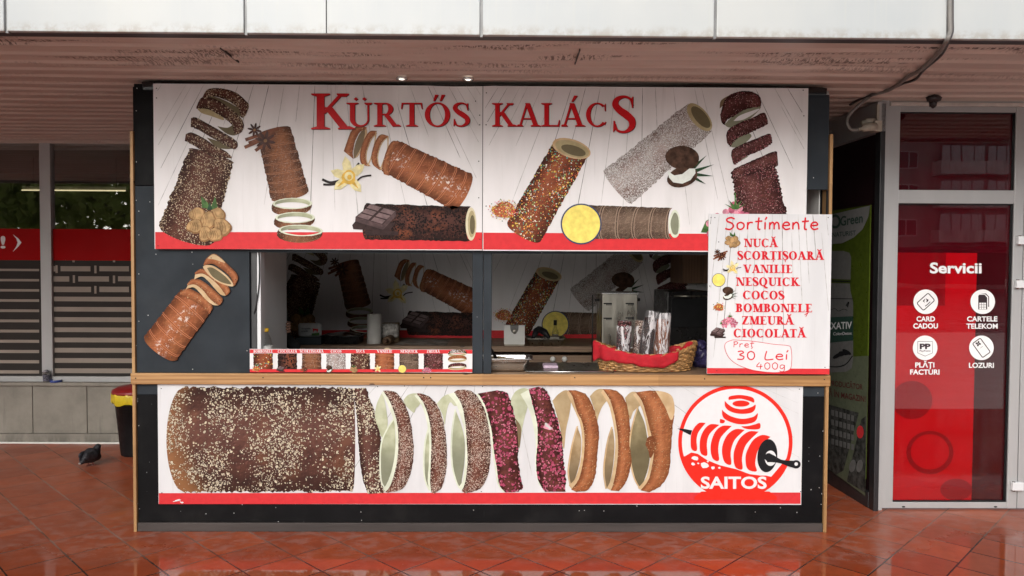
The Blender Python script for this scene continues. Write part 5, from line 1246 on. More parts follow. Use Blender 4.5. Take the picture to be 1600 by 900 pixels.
slice_(*q6, ([(435, 76), (480, 140), (510, 230), (530, 340), (540, 460), (530, 590), (510, 700), (490, 757)], [(475, 76), (540, 95), (590, 160), (612, 250), (620, 350), (615, 440), (628, 560), (600, 680), (545, 762)]), 'p_ring', 'second plain glazed slice',
       [(350, 125), (390, 85), (440, 78), (482, 130), (455, 165), (430, 200), (410, 250), (395, 300), (382, 220)], ([(498, 330), (470, 420), (450, 540), (443, 640), (458, 745)], [(505, 350), (515, 450), (505, 590), (487, 690), (472, 735)]), [(425, 100), (475, 180), (497, 260), (515, 360), (520, 460), (508, 590), (488, 690), (462, 740)], inn='tan_in', rim='tan_rim', seed=8)
slice_(*q6, ([(655, 98), (700, 160), (730, 260), (755, 360), (780, 470), (765, 600), (740, 690), (690, 755)], [(755, 86), (830, 96), (885, 145), (915, 230), (905, 330), (892, 500), (880, 630), (830, 720), (750, 767)]), 'p_ring', 'wide plain glazed slice with torn end',
       [(585, 135), (630, 96), (685, 108), (702, 170), (670, 200), (640, 230), (620, 280), (605, 220)], ([(672, 195), (635, 320), (615, 460), (625, 580), (650, 680), (690, 750)], [(678, 215), (715, 300), (735, 400), (752, 500), (742, 600), (705, 715)]), [(640, 115), (690, 190), (722, 290), (738, 380), (758, 480), (748, 590), (722, 680), (670, 740)],
       (('tan_rim', [(790, 90), (850, 96), (903, 130), (918, 225), (893, 285), (858, 205), (815, 130)]), ('p_ring', [(722, 450), (738, 400), (775, 395), (795, 440), (780, 500), (755, 540), (742, 490)])), inn='cream_shade', rim='tan_rim', seed=9)
a = Art(ls, 12).use(M['i_white']); a.ell(277, 782, 6, 1.3, -.25, 14, .2, 2); a.ell(284, 785, 3, 1.2, .2, 10, .25, 5); a.build('torn_patch', None, lo)
a = Art(ls, 12).use(M['i_white']); a.use(M['i_pink2']); a.ell(856, 667, 7, 4.5, .5, 18, .2, 4); a.use(M['i_line2']); a.ell(855, 665, 5.5, 2.2, .8, 14, .22, 9); a.ell(860, 669, 3, 1.6, -.3, 10, .2, 3); a.build('worn_patch', None, lo)
# round logo
a = Art(ls, 5).use(M['i_white']); a.ell(1149, 691, 86, 86, 0, 72); a.use(M['i_logo']); a.lay = 6; a.annulus(1149, 691, 83.5, 89.3, 96-360+30, 60-360+360-360+360+24, 96) if False else a.annulus(1149, 691, 83.5, 89.3, 0, 360, 96)
seg = [(1149+89*math.cos(R_(an_)), 691+89*math.sin(R_(an_))) for an_ in range(10, 180-13, 4)]
a.lay = 7; a.poly([(1221, 726), (1205, 745), (1197, 743), (1188, 743), (1172, 741), (1150, 733), (1125, 727), (1105, 719), (1090, 709), (1080, 707), (1070, 713)]+seg[::-1])
a.poly([(1096, 768), (1202, 768), (1214, 776), (1214, 781), (1085, 781), (1085, 776)])
a.use(M['i_white']); a.lay = 8
for x, y, rx, ry in ((1086, 716, 6, 3.2), (1083, 725, 3, 2.5), (1101, 727, 7, 4.5), (1106, 721, 2, 1.3), (1114, 731, 3, 2.5), (1124, 731, 2.2, 1.6), (1091, 724, 1.8, 1.3)): a.ell(x, y, rx, ry, .2, 7, .1, int(x))
sans_text(a, 'SAITOS', 1095, 1198, 763, 18.5, .03); a.build('logo_disc', None, lo)
a = Art(ls, 8).use(M['i_logo'])
LG = lambda pts, n=4: a.poly([(1030+x/3.6, 590+y/3.6) for x, y in cr(pts+[pts[0]], n)[:-1]])
for pts in ([(262, 255), (225, 255), (195, 285), (178, 330), (181, 400), (212, 410), (210, 350), (222, 305)], [(338, 266), (290, 262), (255, 290), (232, 340), (228, 400), (240, 432), (270, 436), (268, 370), (285, 315)],
            [(408, 272), (355, 272), (315, 305), (292, 365), (290, 420), (305, 460), (336, 465), (332, 400), (348, 335)], [(482, 294), (430, 290), (385, 320), (358, 375), (354, 430), (370, 478), (405, 488), (402, 420), (425, 350)],
            [(560, 304), (505, 303), (455, 340), (425, 400), (418, 455), (430, 505), (468, 515), (466, 450), (490, 375)], [(626, 333), (580, 322), (530, 350), (495, 410), (485, 460), (498, 515), (548, 527), (540, 480), (560, 400)],
            [(391, 126), (396, 106), (460, 98), (525, 112), (534, 140), (510, 132), (460, 119), (410, 123)], [(369, 130), (372, 165), (400, 190), (450, 203), (510, 200), (537, 182), (542, 152), (520, 165), (470, 178), (420, 170), (388, 150)],
            [(353, 180), (358, 220), (390, 245), (450, 262), (510, 258), (545, 240), (555, 200), (530, 220), (470, 232), (410, 220), (372, 198)], [(460, 274), (500, 272), (535, 264), (566, 256), (564, 288), (510, 291), (480, 285)], [(343, 232), (342, 254), (362, 256), (369, 241)]):
    LG(pts)
a.ell(1030+460/3.6, 590+146/3.6, 13.4, 4.8, 0, 24)
a.use(M['i_black']); a.ell(1199, 712, 15.5, 26, .1, 36); a.lay = 9; a.use(M['i_white']); a.ell(1204, 716, 9, 12, 0, 24); a.use(M['i_black']); a.lay = 10
a.ribbon([(1200, 715), (1208, 717), (1220, 721), (1232, 724), (1244, 726)], [15, 11, 6, 9, 12], 8); a.ell(1201, 714.5, 6.5, 6.5); a.ell(1244, 725.5, 7, 6.5); a.poly([(1058.5, 669.5), (1070, 670.2), (1081.5, 672.5), (1079, 680), (1068, 674.5)])
a.use(M['i_white']); a.lay = 11; a.ell(1244, 725, 2.8, 2.8, 0, 12); a.build('logo_emblem', None, lo)
for px, py in ((252, 607), (500, 603), (590, 604), (632, 603), (754, 604), (848, 606), (1126, 607), (1249, 608), (253, 770), (752, 768), (1126, 770), (1251, 768)): screw(lo, px, py, LYs-.0006, M['screw'], .0035)

# cake-shaped cut-out on the left panel
co = thing('cutout_sign', 'flat cake shaped cut-out sign screwed to the dark left panel', 'sign', PY(300, 480, 0))
CS = lambda x, y, l: PY(x, y, -.009-l)
a = Art(CS, 1).use(M['p_plain']); a.roll((250, 545), (306, 470), 31, 8, 4, 29, .03, 50, 16, 21)
Zq = lambda P_: [(200+x/4.09, 380+y/4.09) for x, y in P_]
def cpq(P_, m_): a.use(M[m_]); a.poly(cr(Zq(P_+[P_[0]]), 4)[:-1])
a.band(Zq([(332, 315), (380, 288), (450, 318), (512, 358), (542, 410), (526, 438)]), Zq([(336, 330), (400, 360), (460, 395), (500, 430), (520, 442)]), M['p_ring'], 1, .3)
for L_, R_2, R3 in (([(378, 262), (410, 230), (460, 233), (520, 273), (582, 328), (607, 360), (590, 392)], [(383, 270), (430, 265), (480, 300), (520, 350), (560, 385), (580, 395)], [(373, 292), (420, 282), (458, 314), (498, 360), (542, 392), (575, 398)]),
                    ([(428, 188), (470, 163), (530, 188), (592, 228), (642, 278), (652, 310), (630, 333)], [(430, 200), (480, 195), (530, 225), (580, 270), (610, 310), (625, 334)], [(425, 232), (472, 212), (512, 240), (556, 290), (592, 326), (620, 337)])):
    a.band(Zq(R_2), Zq(R3), M['tan_rim'], 0, .25, 3); a.band(Zq(L_), Zq(R_2), M['p_ring'], 2, .3)
cpq([(480, 150), (500, 140), (545, 145), (600, 180), (650, 225), (676, 272), (640, 272), (580, 250), (525, 210), (490, 170)], 'tan_rim'); cpq([(506, 158), (540, 156), (598, 192), (640, 230), (660, 262), (600, 250), (540, 212)], 'cream_shade')
a.band(Zq([(483, 135), (500, 100), (540, 69), (578, 80), (642, 140), (692, 190), (703, 230), (680, 274)]), Zq([(488, 144), (540, 132), (592, 162), (634, 194), (660, 225), (668, 245), (672, 262)]), M['p_ring'], 3, .3)
cpq([(508, 97), (545, 71), (588, 92), (622, 126), (560, 106)], 'tan_rim')
o = a.build('pastry_picture', None, co); q = o.modifiers.new('solid', 'SOLIDIFY'); q.thickness = .006; q.offset = 0
for px, py in ((230, 526), (268, 558), (343, 470), (368, 437), (330, 403)): screw(co, px, py, -.0125, M['screw'], .0035)

# flavour strip on the counter
FYs = -.012
fl, fs_, fb = make_board('flavour_strip', 'long strip sign of nine labelled cake pictures standing on the counter edge', 'sign', (390.3, 545.8, 738, 581.6), FYs, .004, M['board'], G_SIGN)
stripe(fl, fs_, (390.4, (546, 546.6), 737.9, (551.6, 552.6))); stripe(fl, fs_, (390.4, (576.6, 576.6), 737.9, (581.6, 581.4)))
names = (('BOMBONELE', 'p_candy', 'heap'), ('CIOCOLATĂ', 'p_choc', 'chocolate'), ('SCORȚIȘOARĂ', 'p_cinn', 'anise'), ('COCOS', 'p_coco', 'coconut'), ('NUCĂ', 'p_walnut', 'nuts'), ('VANILIE', 'p_plain', 'vanilla'), ('NESQUICK', 'p_cocoa', 'disc'), ('ZMEURĂ', 'p_rasp', 'raspberry'), ('ASORTAT', 'p_ring', None))
for i, (nm, mt, ic) in enumerate(names):
    x = 396.5+38.0*i; a = Art(fs_, 3).use(M[mt])
    if ic:
        a.roll((x+14.5, 577), (x+14.5, 552.2), 15, 0, 0, 15, .03, 14, 10, i); a.lay = 4; icon(a, ic, x+4, 576.5, 6.5)
    else:
        for yy, m_ in ((556, 'p_walnut'), (565, 'p_ring'), (577, 'p_rasp')): a.ring((x+14, yy-2), 92, 14, 3, 5, 1.2, M[m_], M['cream'], M['cream_light'], 1, seed=yy)
    pic(a, fl)
    wd = len(nm)*3.35; a = Art(fs_, 3).use(M['i_white']); serif_text(a, nm, x+14.5-wd/2, x+14.5+wd/2, 551.0, 4.2, .24, .1); a.build('lettering', None, fl)
# ================================================================ loose things
CZ = ZC1-.004                                     # serving counter top
M['wicker'] = mat('wicker', (.36, .19, .07), .5, 0, .45, 30, .3, 90); M['red_cloth'] = mat('red_cloth', srgb(172, 12, 30), .8, 0, .12, 25, .25, 350)
M['cellophane'] = None
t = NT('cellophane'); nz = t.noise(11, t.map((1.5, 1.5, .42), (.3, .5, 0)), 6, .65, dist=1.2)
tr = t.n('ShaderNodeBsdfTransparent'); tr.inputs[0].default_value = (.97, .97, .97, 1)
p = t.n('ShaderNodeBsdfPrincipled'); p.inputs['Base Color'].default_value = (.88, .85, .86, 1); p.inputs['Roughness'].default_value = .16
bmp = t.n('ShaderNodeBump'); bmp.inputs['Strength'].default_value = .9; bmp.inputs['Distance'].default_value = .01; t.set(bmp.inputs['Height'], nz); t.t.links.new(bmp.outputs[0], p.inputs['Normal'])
mx = t.n('ShaderNodeMixShader'); t.set(mx.inputs[0], t.ramp(nz, .50, .62, .05, .66)); t.t.links.new(tr.outputs[0], mx.inputs[1]); t.t.links.new(p.outputs[0], mx.inputs[2]); M['cellophane'] = t.fin(mx.outputs[0])  # noise-masked white streaks stand in for highlights on the crinkled film

# wicker basket with red cloth
b0, b1 = PY(930, 560, .16), PY(1093, 560, .16); bcx = (b0.x+b1.x)/2; brx = (b1.x-b0.x)/2*.97; bcy, bry = .24, .17
bk = thing('basket', 'oval wicker basket lined with red cloth on the serving counter', 'basket', (bcx, bcy, CZ))
def bpt(th, f, off=0.):
    """point on basket wall: th angle, f 0 base .. 1 rim"""
    rim = .105+.075*abs(math.cos(th))**2.2
    k = .86+.14*f**.8; nrm = 1+off/.2
    return Vector((bcx+brx*k*nrm*math.cos(th), bcy+bry*k*nrm*math.sin(th), CZ+.006+rim*f))
wv = MB(); NS = 44
for r in range(10):
    f = .04+r*.1; pts = []
    for k in range(NS*4+1):
        th = 2*math.pi*k/(NS*4); pts.append(bpt(th, f+.012*math.sin(th*3+r), .008*math.cos(NS/2*th+math.pi*r)))
    wv.tube(pts, .0075, 6, cap=False)
for k in range(NS):
    th = 2*math.pi*k/NS; wv.tube([bpt(th, f) for f in (0, .25, .5, .75, 1)], .0035, 5)
wv.build('weave', M['wicker'], bk)
rm_ = MB()
for s in (0, 1, 2): rm_.tube([bpt(2*math.pi*k/120, 1.02)+Vector((0, 0, .008*math.sin(k*.8+s*2.1)))+Vector((.008*math.cos(k*.8+s*2.1)*math.cos(2*math.pi*k/120), .008*math.cos(k*.8+s*2.1)*math.sin(2*math.pi*k/120), 0)) for k in range(121)], .0075, 6, cap=False)
rm_.build('rim', M['wicker'], bk)
MB().lathe([(.001, .004), (.86, .004), (.86, .010), (.001, .010)], (0, 0, 0), 40, Matrix.Translation((bcx, bcy, CZ)) @ Matrix.Diagonal((brx, bry, 1, 1)), cap=False).build('base', M['wicker'], bk)
cl = MB(); rows = []
for i in range(64):
    th = math.pi*1.02+math.pi*.66*i/63; row = []        # front flap from the left end to two thirds along
    dl = .078+.014*math.sin(i*.13+.2)+.004*math.sin(i*.5)-(.045*((i-44)/19)**2 if i > 44 else 0)+.035*math.exp(-((i-3)/6)**2)
    for k in range(14):
        q = k/13
        if q < .45: p = bpt(th, .25+.80*q/.45, -.02); p.z += .009*(q/.45)**3
        else:
            u = (q-.45)/.55; p = bpt(th, 1.05, .004+.006*math.sin(i*.45)*u-.004*u); p.z -= dl*u*u*.6+dl*u*.4; p.z += .009*(1-u)**2+.003*math.sin(math.pi*min(1, u*2)); p += Vector((.012*math.cos(th), .012*math.sin(th), 0))*min(1, u*5)
        row.append(p+Vector((0, .0, .003*math.sin(i*.9+k))))
    rows.append(row)
cl.grid(rows); cloth = cl
rows = []
for i in range(90):
    th = -math.pi*.42+math.pi*1.5*i/89
    rows.append([bpt(th, f, -.014+.006*math.sin(i*.6+f*5)) + Vector((0, 0, .010*math.sin(i*.5)*f)) for f in (0.0, .3, .6, .85, 1.0)])
cloth.grid(rows)
rows = [[Vector((bcx+brx*.86*r_*math.cos(a_), bcy+bry*.86*r_*math.sin(a_), CZ+.014+.008*math.sin(a_*5+r_*4))) for r_ in (.01, .4, .8, 1.02)] for a_ in [2*math.pi*k/40 for k in range(41)]]
cloth.grid(rows)
tag(cloth.build('cloth', M['red_cloth'], None, solid=.003), 'red cloth folded over the front of the wicker basket', 'cloth')

# cakes wrapped in film, standing in the basket
def wrapped(label, px, ytop, w, mt, tall, lean=0., dy=0., seed=1):
    Y = bcy+dy; base = PY(px, 566, Y); top = PY(px+lean, ytop, Y); base.z = CZ+.02; r = w*abs(PY(px+1, 540, Y).x-PY(px, 540, Y).x)/2
    ax = top-base; L = ax.length; mtx = ax.to_track_quat('Z', 'Y').to_matrix().to_4x4()
    th = thing('wrapped_cake', label, 'wrapped cake', base, 'wrapped cakes in the basket'); rr = random.Random(seed)
    b = MB(); b.lathe([(r*.55, 0), (r*.86, 0), (r*.90, .02), (r*.88, L*.3), (r*.91, L*.6), (r*.88, L-.012), (r*.8, L), (r*.5, L), (r*.5, L-.05)], base, 24, mtx, cap=False); o = b.build('roll', M[mt], th)
    b = MB(); b.smooth = True; H = L+(.05 if tall else .006); rows = []
    for k in range(15):
        z = -.004+H*k/14; row = []
        for j in range(37):
            an_ = 2*math.pi*(j % 36)/36; q = r*(.97+.05*math.sin(an_*3+k*.7+seed)+.04*math.sin(an_*7-k*1.3))*(1 if k < 13 or tall else .8)*(1 if not tall or k < 11 else .98-.03*(k-11))
            row.append(base+mtx @ Vector((q*math.cos(an_), q*math.sin(an_), z)))
        rows.append(row)
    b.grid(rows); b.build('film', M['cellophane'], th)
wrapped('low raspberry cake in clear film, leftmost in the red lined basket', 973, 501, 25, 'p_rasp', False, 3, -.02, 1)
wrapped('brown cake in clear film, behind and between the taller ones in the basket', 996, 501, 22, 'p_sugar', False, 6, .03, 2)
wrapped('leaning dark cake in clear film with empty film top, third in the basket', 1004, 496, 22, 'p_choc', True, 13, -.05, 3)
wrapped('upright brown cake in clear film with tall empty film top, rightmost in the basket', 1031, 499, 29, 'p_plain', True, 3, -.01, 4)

# purple bag behind the basket
b = MB(); c = PY(1097, 560, .40); M['purple'] = mat('purple_plastic', (.04, .032, .10), .35, 0, .4, 14, .8, 22)
rr = random.Random(5)
b.ball((c.x, .40, CZ+.075), .085, .08, .08, 30, 20, noise=.22); b.ball((c.x+.03, .37, CZ+.045), .10, .09, .05, 22, 12, noise=.2); b.ball((c.x-.02, .38, CZ+.15), .05, .05, .035, 26, 14, noise=.3)
tag(b.build('plastic_bag', M['purple']), 'crumpled purple plastic bag behind the right end of the basket', 'plastic bag')

# steel pan with crumbs, scoop, steel sheet, packet
def pan(label, x0, x1, y0, y1, z, h, m, group=None, name='steel_pan', flare=.86):
    th = thing(name, label, 'pan', ((x0+x1)/2, (y0+y1)/2, z), group); b = MB(); cx, cy = (x0+x1)/2, (y0+y1)/2
    def loop(k, zz, r=.03):
        pts = []
        hx, hy = (x1-x0)/2*k, (y1-y0)/2*k if k < 1 else (y1-y0)/2+(k-1)*(x1-x0)/2
        for sx, sy, a0 in ((1, 1, 0), (-1, 1, 90), (-1, -1, 180), (1, -1, 270)):
            for q in range(6): an_ = R_(a0+18*q); pts.append(Vector((cx+sx*(hx-r)+r*math.cos(an_), cy+sy*(hy-r)+r*math.sin(an_), zz)))
        return pts+[pts[0]]
    b.grid([loop(.3, z+.002), loop(flare-.05, z+.001), loop(flare, z+.012), loop(.93, z+h-.012), loop(.95, z+h), loop(1.02, z+h), loop(1.02, z+h-.005)]); b.build('body', m, th, solid=.0015)
    return th
px0, px1 = PY(700, 570, .1).x, PY(832, 570, .1).x
pz = ZC1+.002
MB_ = pan('bright steel pan of ground nuts on the counter beside the hatch post', px0, px1, .09, .36, pz, .085, M['steel'])
t = NT('ground_nuts'); d, cc = t.vor(160); M['crumbs'] = t.fin(t.bsdf(t.mix(t.sep(cc)[0], (.20, .13, .06), (.46, .36, .2)), .8, 0, d, .8, .01))
b = MB(); rows = []
for i in range(20):
    row = []
    for j in range(12):
        x = px0+.02+(px1-px0-.06)*i/19; y_ = .11+.23*j/11; q = math.sin(math.pi*j/11)
        row.append((x, y_, pz+.055+.028*q*math.exp(-((x-(px0+.32))/.13)**2)+.004*math.sin(i*2.1+j*3)))
    rows.append(row)
b.grid(rows); b.build('nuts', M['crumbs'], MB_)
b = MB(); p = PY(781, 562, .2); b.tube([PY(778, 565, .2), PY(771, 552, .16), PY(765, 543, .12)], [.012, .010, .008], 8); b.ball(PY(779, 567, .21), .03, .025, .010)
tag(b.build('scoop', M['black_plastic']), 'black scoop handle sticking out of the pan of nuts', 'scoop')
s0_, s1_ = PY(812, 578, .06).x, PY(960, 578, .06).x
sh = thing('steel_sheet', 'flat steel tray sheet on the serving counter left of the basket', 'tray', ((s0_+s1_)/2, .3, ZC1))
MB().box(px1-.05, s1_, .07, .56, ZC1-.002, ZC1+.004).build('sheet', M['steel_dull'], sh, bevel=.002); MB().tube([(px1-.05, .072, ZC1+.004), (s1_, .072, ZC1+.004)], .005, 8).build('rolled_edge', M['steel'], sh)
b = MB(); q0, q1 = PY(848, 573, .3), PY(871, 573, .3); b.box(q0.x, q1.x, .22, .36, ZC1+.0045, ZC1+.026)
tag(b.build('wipes_packet', mat('lilac_packet', (.42, .32, .40), .45, 0, .2, 60), bevel=.006), 'small lilac paper packet lying on the steel sheet', 'packet')

# oil bottle
bp_ = PY(415.5, 560, .112); bz0 = ZC1; bh = PY(415, 513, .112).z-bz0; rB = .044
bt = thing('oil_bottle', 'clear plastic oil bottle with yellow cap standing by the white partition', 'bottle', (bp_.x, .112, bz0))
t = NT('clear_plastic'); fr = t.n('ShaderNodeLayerWeight'); fr.inputs[0].default_value = .25; tr = t.n('ShaderNodeBsdfTransparent'); tr.inputs[0].default_value = (.93, .93, .92, 1); gl = t.n('ShaderNodeBsdfGlossy'); gl.inputs['Roughness'].default_value = .06
mx = t.n('ShaderNodeMixShader'); t.set(mx.inputs[0], t.math('MULTIPLY', fr.outputs['Facing'], .75)); t.t.links.new(tr.outputs[0], mx.inputs[1]); t.t.links.new(gl.outputs[0], mx.inputs[2]); M['clear'] = t.fin(mx.outputs[0])
MB().lathe([(rB*.9, 0), (rB, .01), (rB, bh*.2), (rB*.93, bh*.24), (rB, bh*.28), (rB, bh*.55), (rB*.95, bh*.62), (rB*.7, bh*.78), (rB*.36, bh*.87), (rB*.34, bh*.93)], (bp_.x, .112, bz0), 28).build('body', M['clear'], bt)
MB().lathe([(rB*.42, bh*.92), (rB*.44, bh*.93), (rB*.42, bh), (rB*.3, bh*1.004)], (bp_.x, .112, bz0), 20).build('cap', mat('yellow_cap', (.75, .45, .02), .4), bt)
MB().lathe([(rB*1.012, bh*.27), (rB*1.012, bh*.60)], (bp_.x, .112, bz0), 28, cap=False).build('label', mat('bottle_label_white', (.72, .71, .68), .5, 0, .25, 60), bt)
b = MB(); 
for k in range(12): an_ = k*.52; b.ball((bp_.x-.012+.017*math.cos(an_), .112-rB*1.02, bz0+bh*.36+.017*math.sin(an_)), .008, .002, .008, 8, 5)
b.ball((bp_.x-.012, .112-rB*1.03, bz0+bh*.36), .011, .003, .011, 10, 6); b.build('sunflower', mat('sunflower_yellow', (.75, .38, .02), .5), bt)
b = MB(); pts = [PY(404, 386, .015), PY(405.5, 420, .012), PY(404, 452, .012), PY(400, 478, .012), PY(397, 490, .016)]; b.tube([Vector(p) for p in cr([tuple(p) for p in pts], 5)], .004, 6)
tag(b.build('cable', M['black_plastic']), 'thin black cable hanging down the white hatch jamb', 'cable')

# stainless cabinet behind the basket
OY = .78; ox0, ox1 = PY(941, 500, OY).x, PY(996, 500, OY).x; oz1 = PY(968, 458, OY).z; oz0 = PY(968, 543, OY).z
ov = thing('steel_cabinet', 'stainless steel box with four toothed slots behind the basket', 'steel cabinet', ((ox0+ox1)/2, OY, ZC1))
MB().box(ox0, ox1, OY, OY+.34, oz0, oz1).build('body', M['steel_dull'], ov, bevel=.004)
MB().box(ox0-.004, ox1+.004, OY-.006, OY+.345, oz1-.008, oz1+.004).build('lid', M['steel'], ov, bevel=.002)
MB().box(ox0+.004, ox1-.004, OY+.004, OY+.33, ZC1-.2, oz0-.001).build('base', M['steel'], ov, bevel=.003)
for px, py in ((949.5, 474.5), (984, 474.5), (949.5, 497.5), (984, 497)):
    b = MB(); c = PY(px, py, OY); b.box(c.x-.032, c.x+.032, OY-.003, OY-.0004, c.z-.004, c.z+.006)
    for k in range(5): b.box(c.x-.012+k*.009, c.x-.007+k*.009, OY-.003, OY-.0004, c.z-.013, c.z-.0041)
    b.build('slot', M['black_plastic'], ov)
for z in (oz1-.05, oz0+.12): MB().tube([(ox1+.004, OY+.03, z), (ox1+.022, OY+.03, z)], .012, 10).build('knob', M['black_plastic'], ov)
b = MB(); wx = PY(926, 470, .95).x
b.tube([(wx, .95, ZC1-.1), (wx, .95, oz1-.02), (ox0, .95, oz1-.02)], .005, 6); b.tube([(wx+.015, .95, oz1-.06), (ox0, .95, oz1-.06)], .010, 8); b.build('side_rack', M['screw'], ov)

# along the back counter
def lbl(o, l, c, g=None): return tag(o, l, c, g)
cz = bz+.0005
p = PY(584, 530, 1.72); r_ = .062; h_ = PY(584, 491, 1.72).z-cz
pr = thing('paper_roll', 'upright white paper towel roll on the back counter', 'paper roll', (p.x, 1.74, cz))
MB().lathe([(.02, .002), (r_, 0), (r_*1.01, .01), (r_*1.0, h_), (.022, h_), (.02, h_-.05)], (p.x, 1.74, cz), 32, cap=False).build('roll', mat('paper', (.62, .60, .56), .85, 0, .03, 8, .3, 60), pr)
MB().lathe([(.022, h_-.02), (.022, h_+.001), (.019, h_+.001), (.019, h_-.02)], (p.x, 1.74, cz), 20, cap=False).build('core', mat('card_core', (.3, .22, .14), .8), pr)
def pillow(name, label, cat, a, bq, Y, dep, m, m2=None):
    A, B = PY(a[0], a[1], Y), PY(bq[0], bq[1], Y); x0, x1, z1, z0 = A.x, B.x, A.z, max(B.z, cz); th = thing(name, label, cat, ((x0+x1)/2, Y, z0))
    b = MB(); rows = []
    for i in range(17):
        row = []
        for j in range(25):
            u = -1+2*i/16; v = 2*math.pi*(j % 24)/24; q = (1-abs(u)**6)**.5 if abs(u) < 1 else .02; q = max(q, .06)
            row.append(Vector(((x0+x1)/2+u*(x1-x0)/2, Y+dep/2+q*dep/2*math.cos(v)*(1+.05*math.sin(i*1.7+j)), (z0+z1)/2+(z1-z0)/2*math.sin(v)*(.72+.28*q)*(1+.04*math.sin(i*2.3+j*.8)))))
        rows.append(row)
    b.grid(rows); b.build('wrapper', m, th); return th, (x0, x1, z0, z1)
pk, bx = pillow('wipes_pack', 'white pack with a small red print beside the person on the back counter', 'pack', (464, 505), (501, 527), 1.66, .07, mat('white_pack', (.52, .52, .5), .35, 0, .1, 20))
a = Art(lambda x, y, l: PY(x, y, 1.655-l), 1).use(M['i_black']); sans_text(a, 'campanie', 471, 485, 514.5, 3, .01); sans_text(a, 'umede', 471, 481, 518.5, 3, .01); a.use(M['i_red']); a.poly([(488, 513), (497, 514), (497, 516.5), (495.5, 520), (494.5, 516.5), (491, 516.5), (490, 520), (489, 516)]); a.use(M['i_leaf']); a.poly([(487, 521), (499, 519.5), (499, 524), (487, 524)]); a.build('print', None, pk)
MB().box(PY(462, 530, 1.62).x, PY(502, 530, 1.62).x, 1.60, 1.72, cz, PY(480, 527.5, 1.6).z).build('carton', mat('dark_carton', (.03, .04, .045), .6), thing('carton', 'flat dark carton under the white pack', 'box', (PY(480, 530, 1.62).x, 1.62, cz)), bevel=.003)
x0, x1 = PY(501, 530, 1.64).x, PY(563, 530, 1.64).x
fp = pan('black baking pan with steel lid on the back counter', x0, x1, 1.62, 1.92, cz, .075, mat('black_pan', (.02, .02, .02), .3, .3, .2, 8), None, 'baking_pan', .9)
MB().lathe([(.001, .10), (.05, .098), (.10, .088), (.14, .078), (.15, .0765), (.15, .073)], ((x0+x1)/2, 1.77, cz), 36, Matrix.Diagonal((1, .9, 1, 1)), cap=False).build('lid', M['steel'], fp)
pk2, _b = pillow('flour_bag', 'crumpled white bag with grey print right of the paper roll', 'bag', (593, 506), (622, 529), 1.80, .08, mat('flour_bag_paper', (.42, .40, .37), .7, 0, .5, 35))
MB().box(PY(597, 508, 1.86).x, PY(622, 508, 1.86).x, 1.87, 1.97, cz, PY(608, 505, 1.86).z).build('box', mat('brown_card', (.22, .15, .08), .8), thing('card_box', 'brown cardboard box behind the crumpled white bag', 'box', (PY(608, 508, 1.86).x, 1.92, cz)), bevel=.002)
c = PY(604, 529, 1.6); rp = thing('rolling_pin', 'wooden rolling pin seen end on beside the paper roll', 'rolling pin', (c.x, 1.6, cz+.036))
mt_ = Matrix.Rotation(R_(-90), 4, 'X') @ Matrix.Identity(4)
MB().lathe([(.034, 0), (.036, .004), (.036, .35), (.034, .354)], (c.x, 1.60, cz+.037), 22, mt_).build('barrel', mat('worn_wood', (.13, .075, .04), .6, 0, .35, 30), rp)
MB().lathe([(.008, -.07), (.014, -.06), (.013, -.01), (.02, .0)], (c.x, 1.60, cz+.037), 14, mt_).build('handle', mat('pin_handle', (.10, .05, .03), .5), rp)
b = MB(); rows = [[(PY(620, 532, 1.7).x+.45*i/20, 1.60+.5*j/10, cz+.0015+.004*math.sin(i*.9+j)*math.sin(i*.37)**2) for j in range(11)] for i in range(21)]; b.grid(rows)
tag(b.build('flour_cloth', mat('floured_cloth', (.26, .23, .20), .9, 0, .5, 9)), 'grey floured cloth spread on the back counter', 'cloth')
# dispenser and pan right of the post
x0, x1, z0, z1 = rectXZ(787.5, 508, 820, 541, 1.60)
td = thing('napkin_dispenser', 'white napkin dispenser with dark notch on the back counter', 'dispenser', ((x0+x1)/2, 1.6, cz))
b = MB(); n = 10; top = [(x0, z1), (x0+(x1-x0)*.30, z1)]+[((x0+x1)/2+(x1-x0)*.2*math.cos(R_(180+18*k)), z1-.02+.055*math.sin(R_(180+18*k))) for k in range(n+1)]+[(x1-(x1-x0)*.3, z1), (x1, z1)]
pts = [(x1, cz+.012), (x0, cz+.012)]+top
fr_ = [b.vert((x, 1.60, z)) for x, z in pts]; bk_ = [b.vert((x, 1.602, z)) for x, z in pts]; b.face(fr_); b.face(bk_[::-1])
for k in range(len(pts)): b.face([fr_[k], fr_[(k+1) % len(pts)], bk_[(k+1) % len(pts)], bk_[k]])
b.build('front_plate', M['white_plastic'], td)
MB().box(x0, x1, 1.603, 1.70, cz+.012, z1-.004).build('body', mat('grey_dispenser', (.16, .15, .14), .5), td); MB().box(x0+.004, x1-.004, 1.598, 1.70, cz, cz+.0115).build('foot', M['beige_plastic'], td)
b = MB(); c = PY(804, 518, 1.6); b.lathe([(.018, 0), (.020, .004), (.012, .006)], (c.x, 1.599, c.z), 18, Matrix.Rotation(R_(90), 4, 'X')); b.build('ring', M['steel_dull'], td)
x0, x1 = PY(822, 533, 1.6).x, PY(884, 533, 1.6).x
p2 = pan('shallow steel pan with black handles on the back counter right of the dispenser', x0, x1, 1.58, 1.86, cz, .062, M['steel_dull'], None, 'steel_pan', .82)
b = MB(); b.tube([PY(833, 528, 1.6), PY(838, 517, 1.65), PY(842, 512, 1.7)], [.016, .03, .018], 10); b.tube([PY(842, 514, 1.66), PY(851, 519, 1.6), PY(858, 528, 1.56)], [.028, .030, .014], 10)
tag(b.build('oven_glove', M['black_plastic']), 'dark grip cloth lying over the shallow steel pan', 'oven glove')
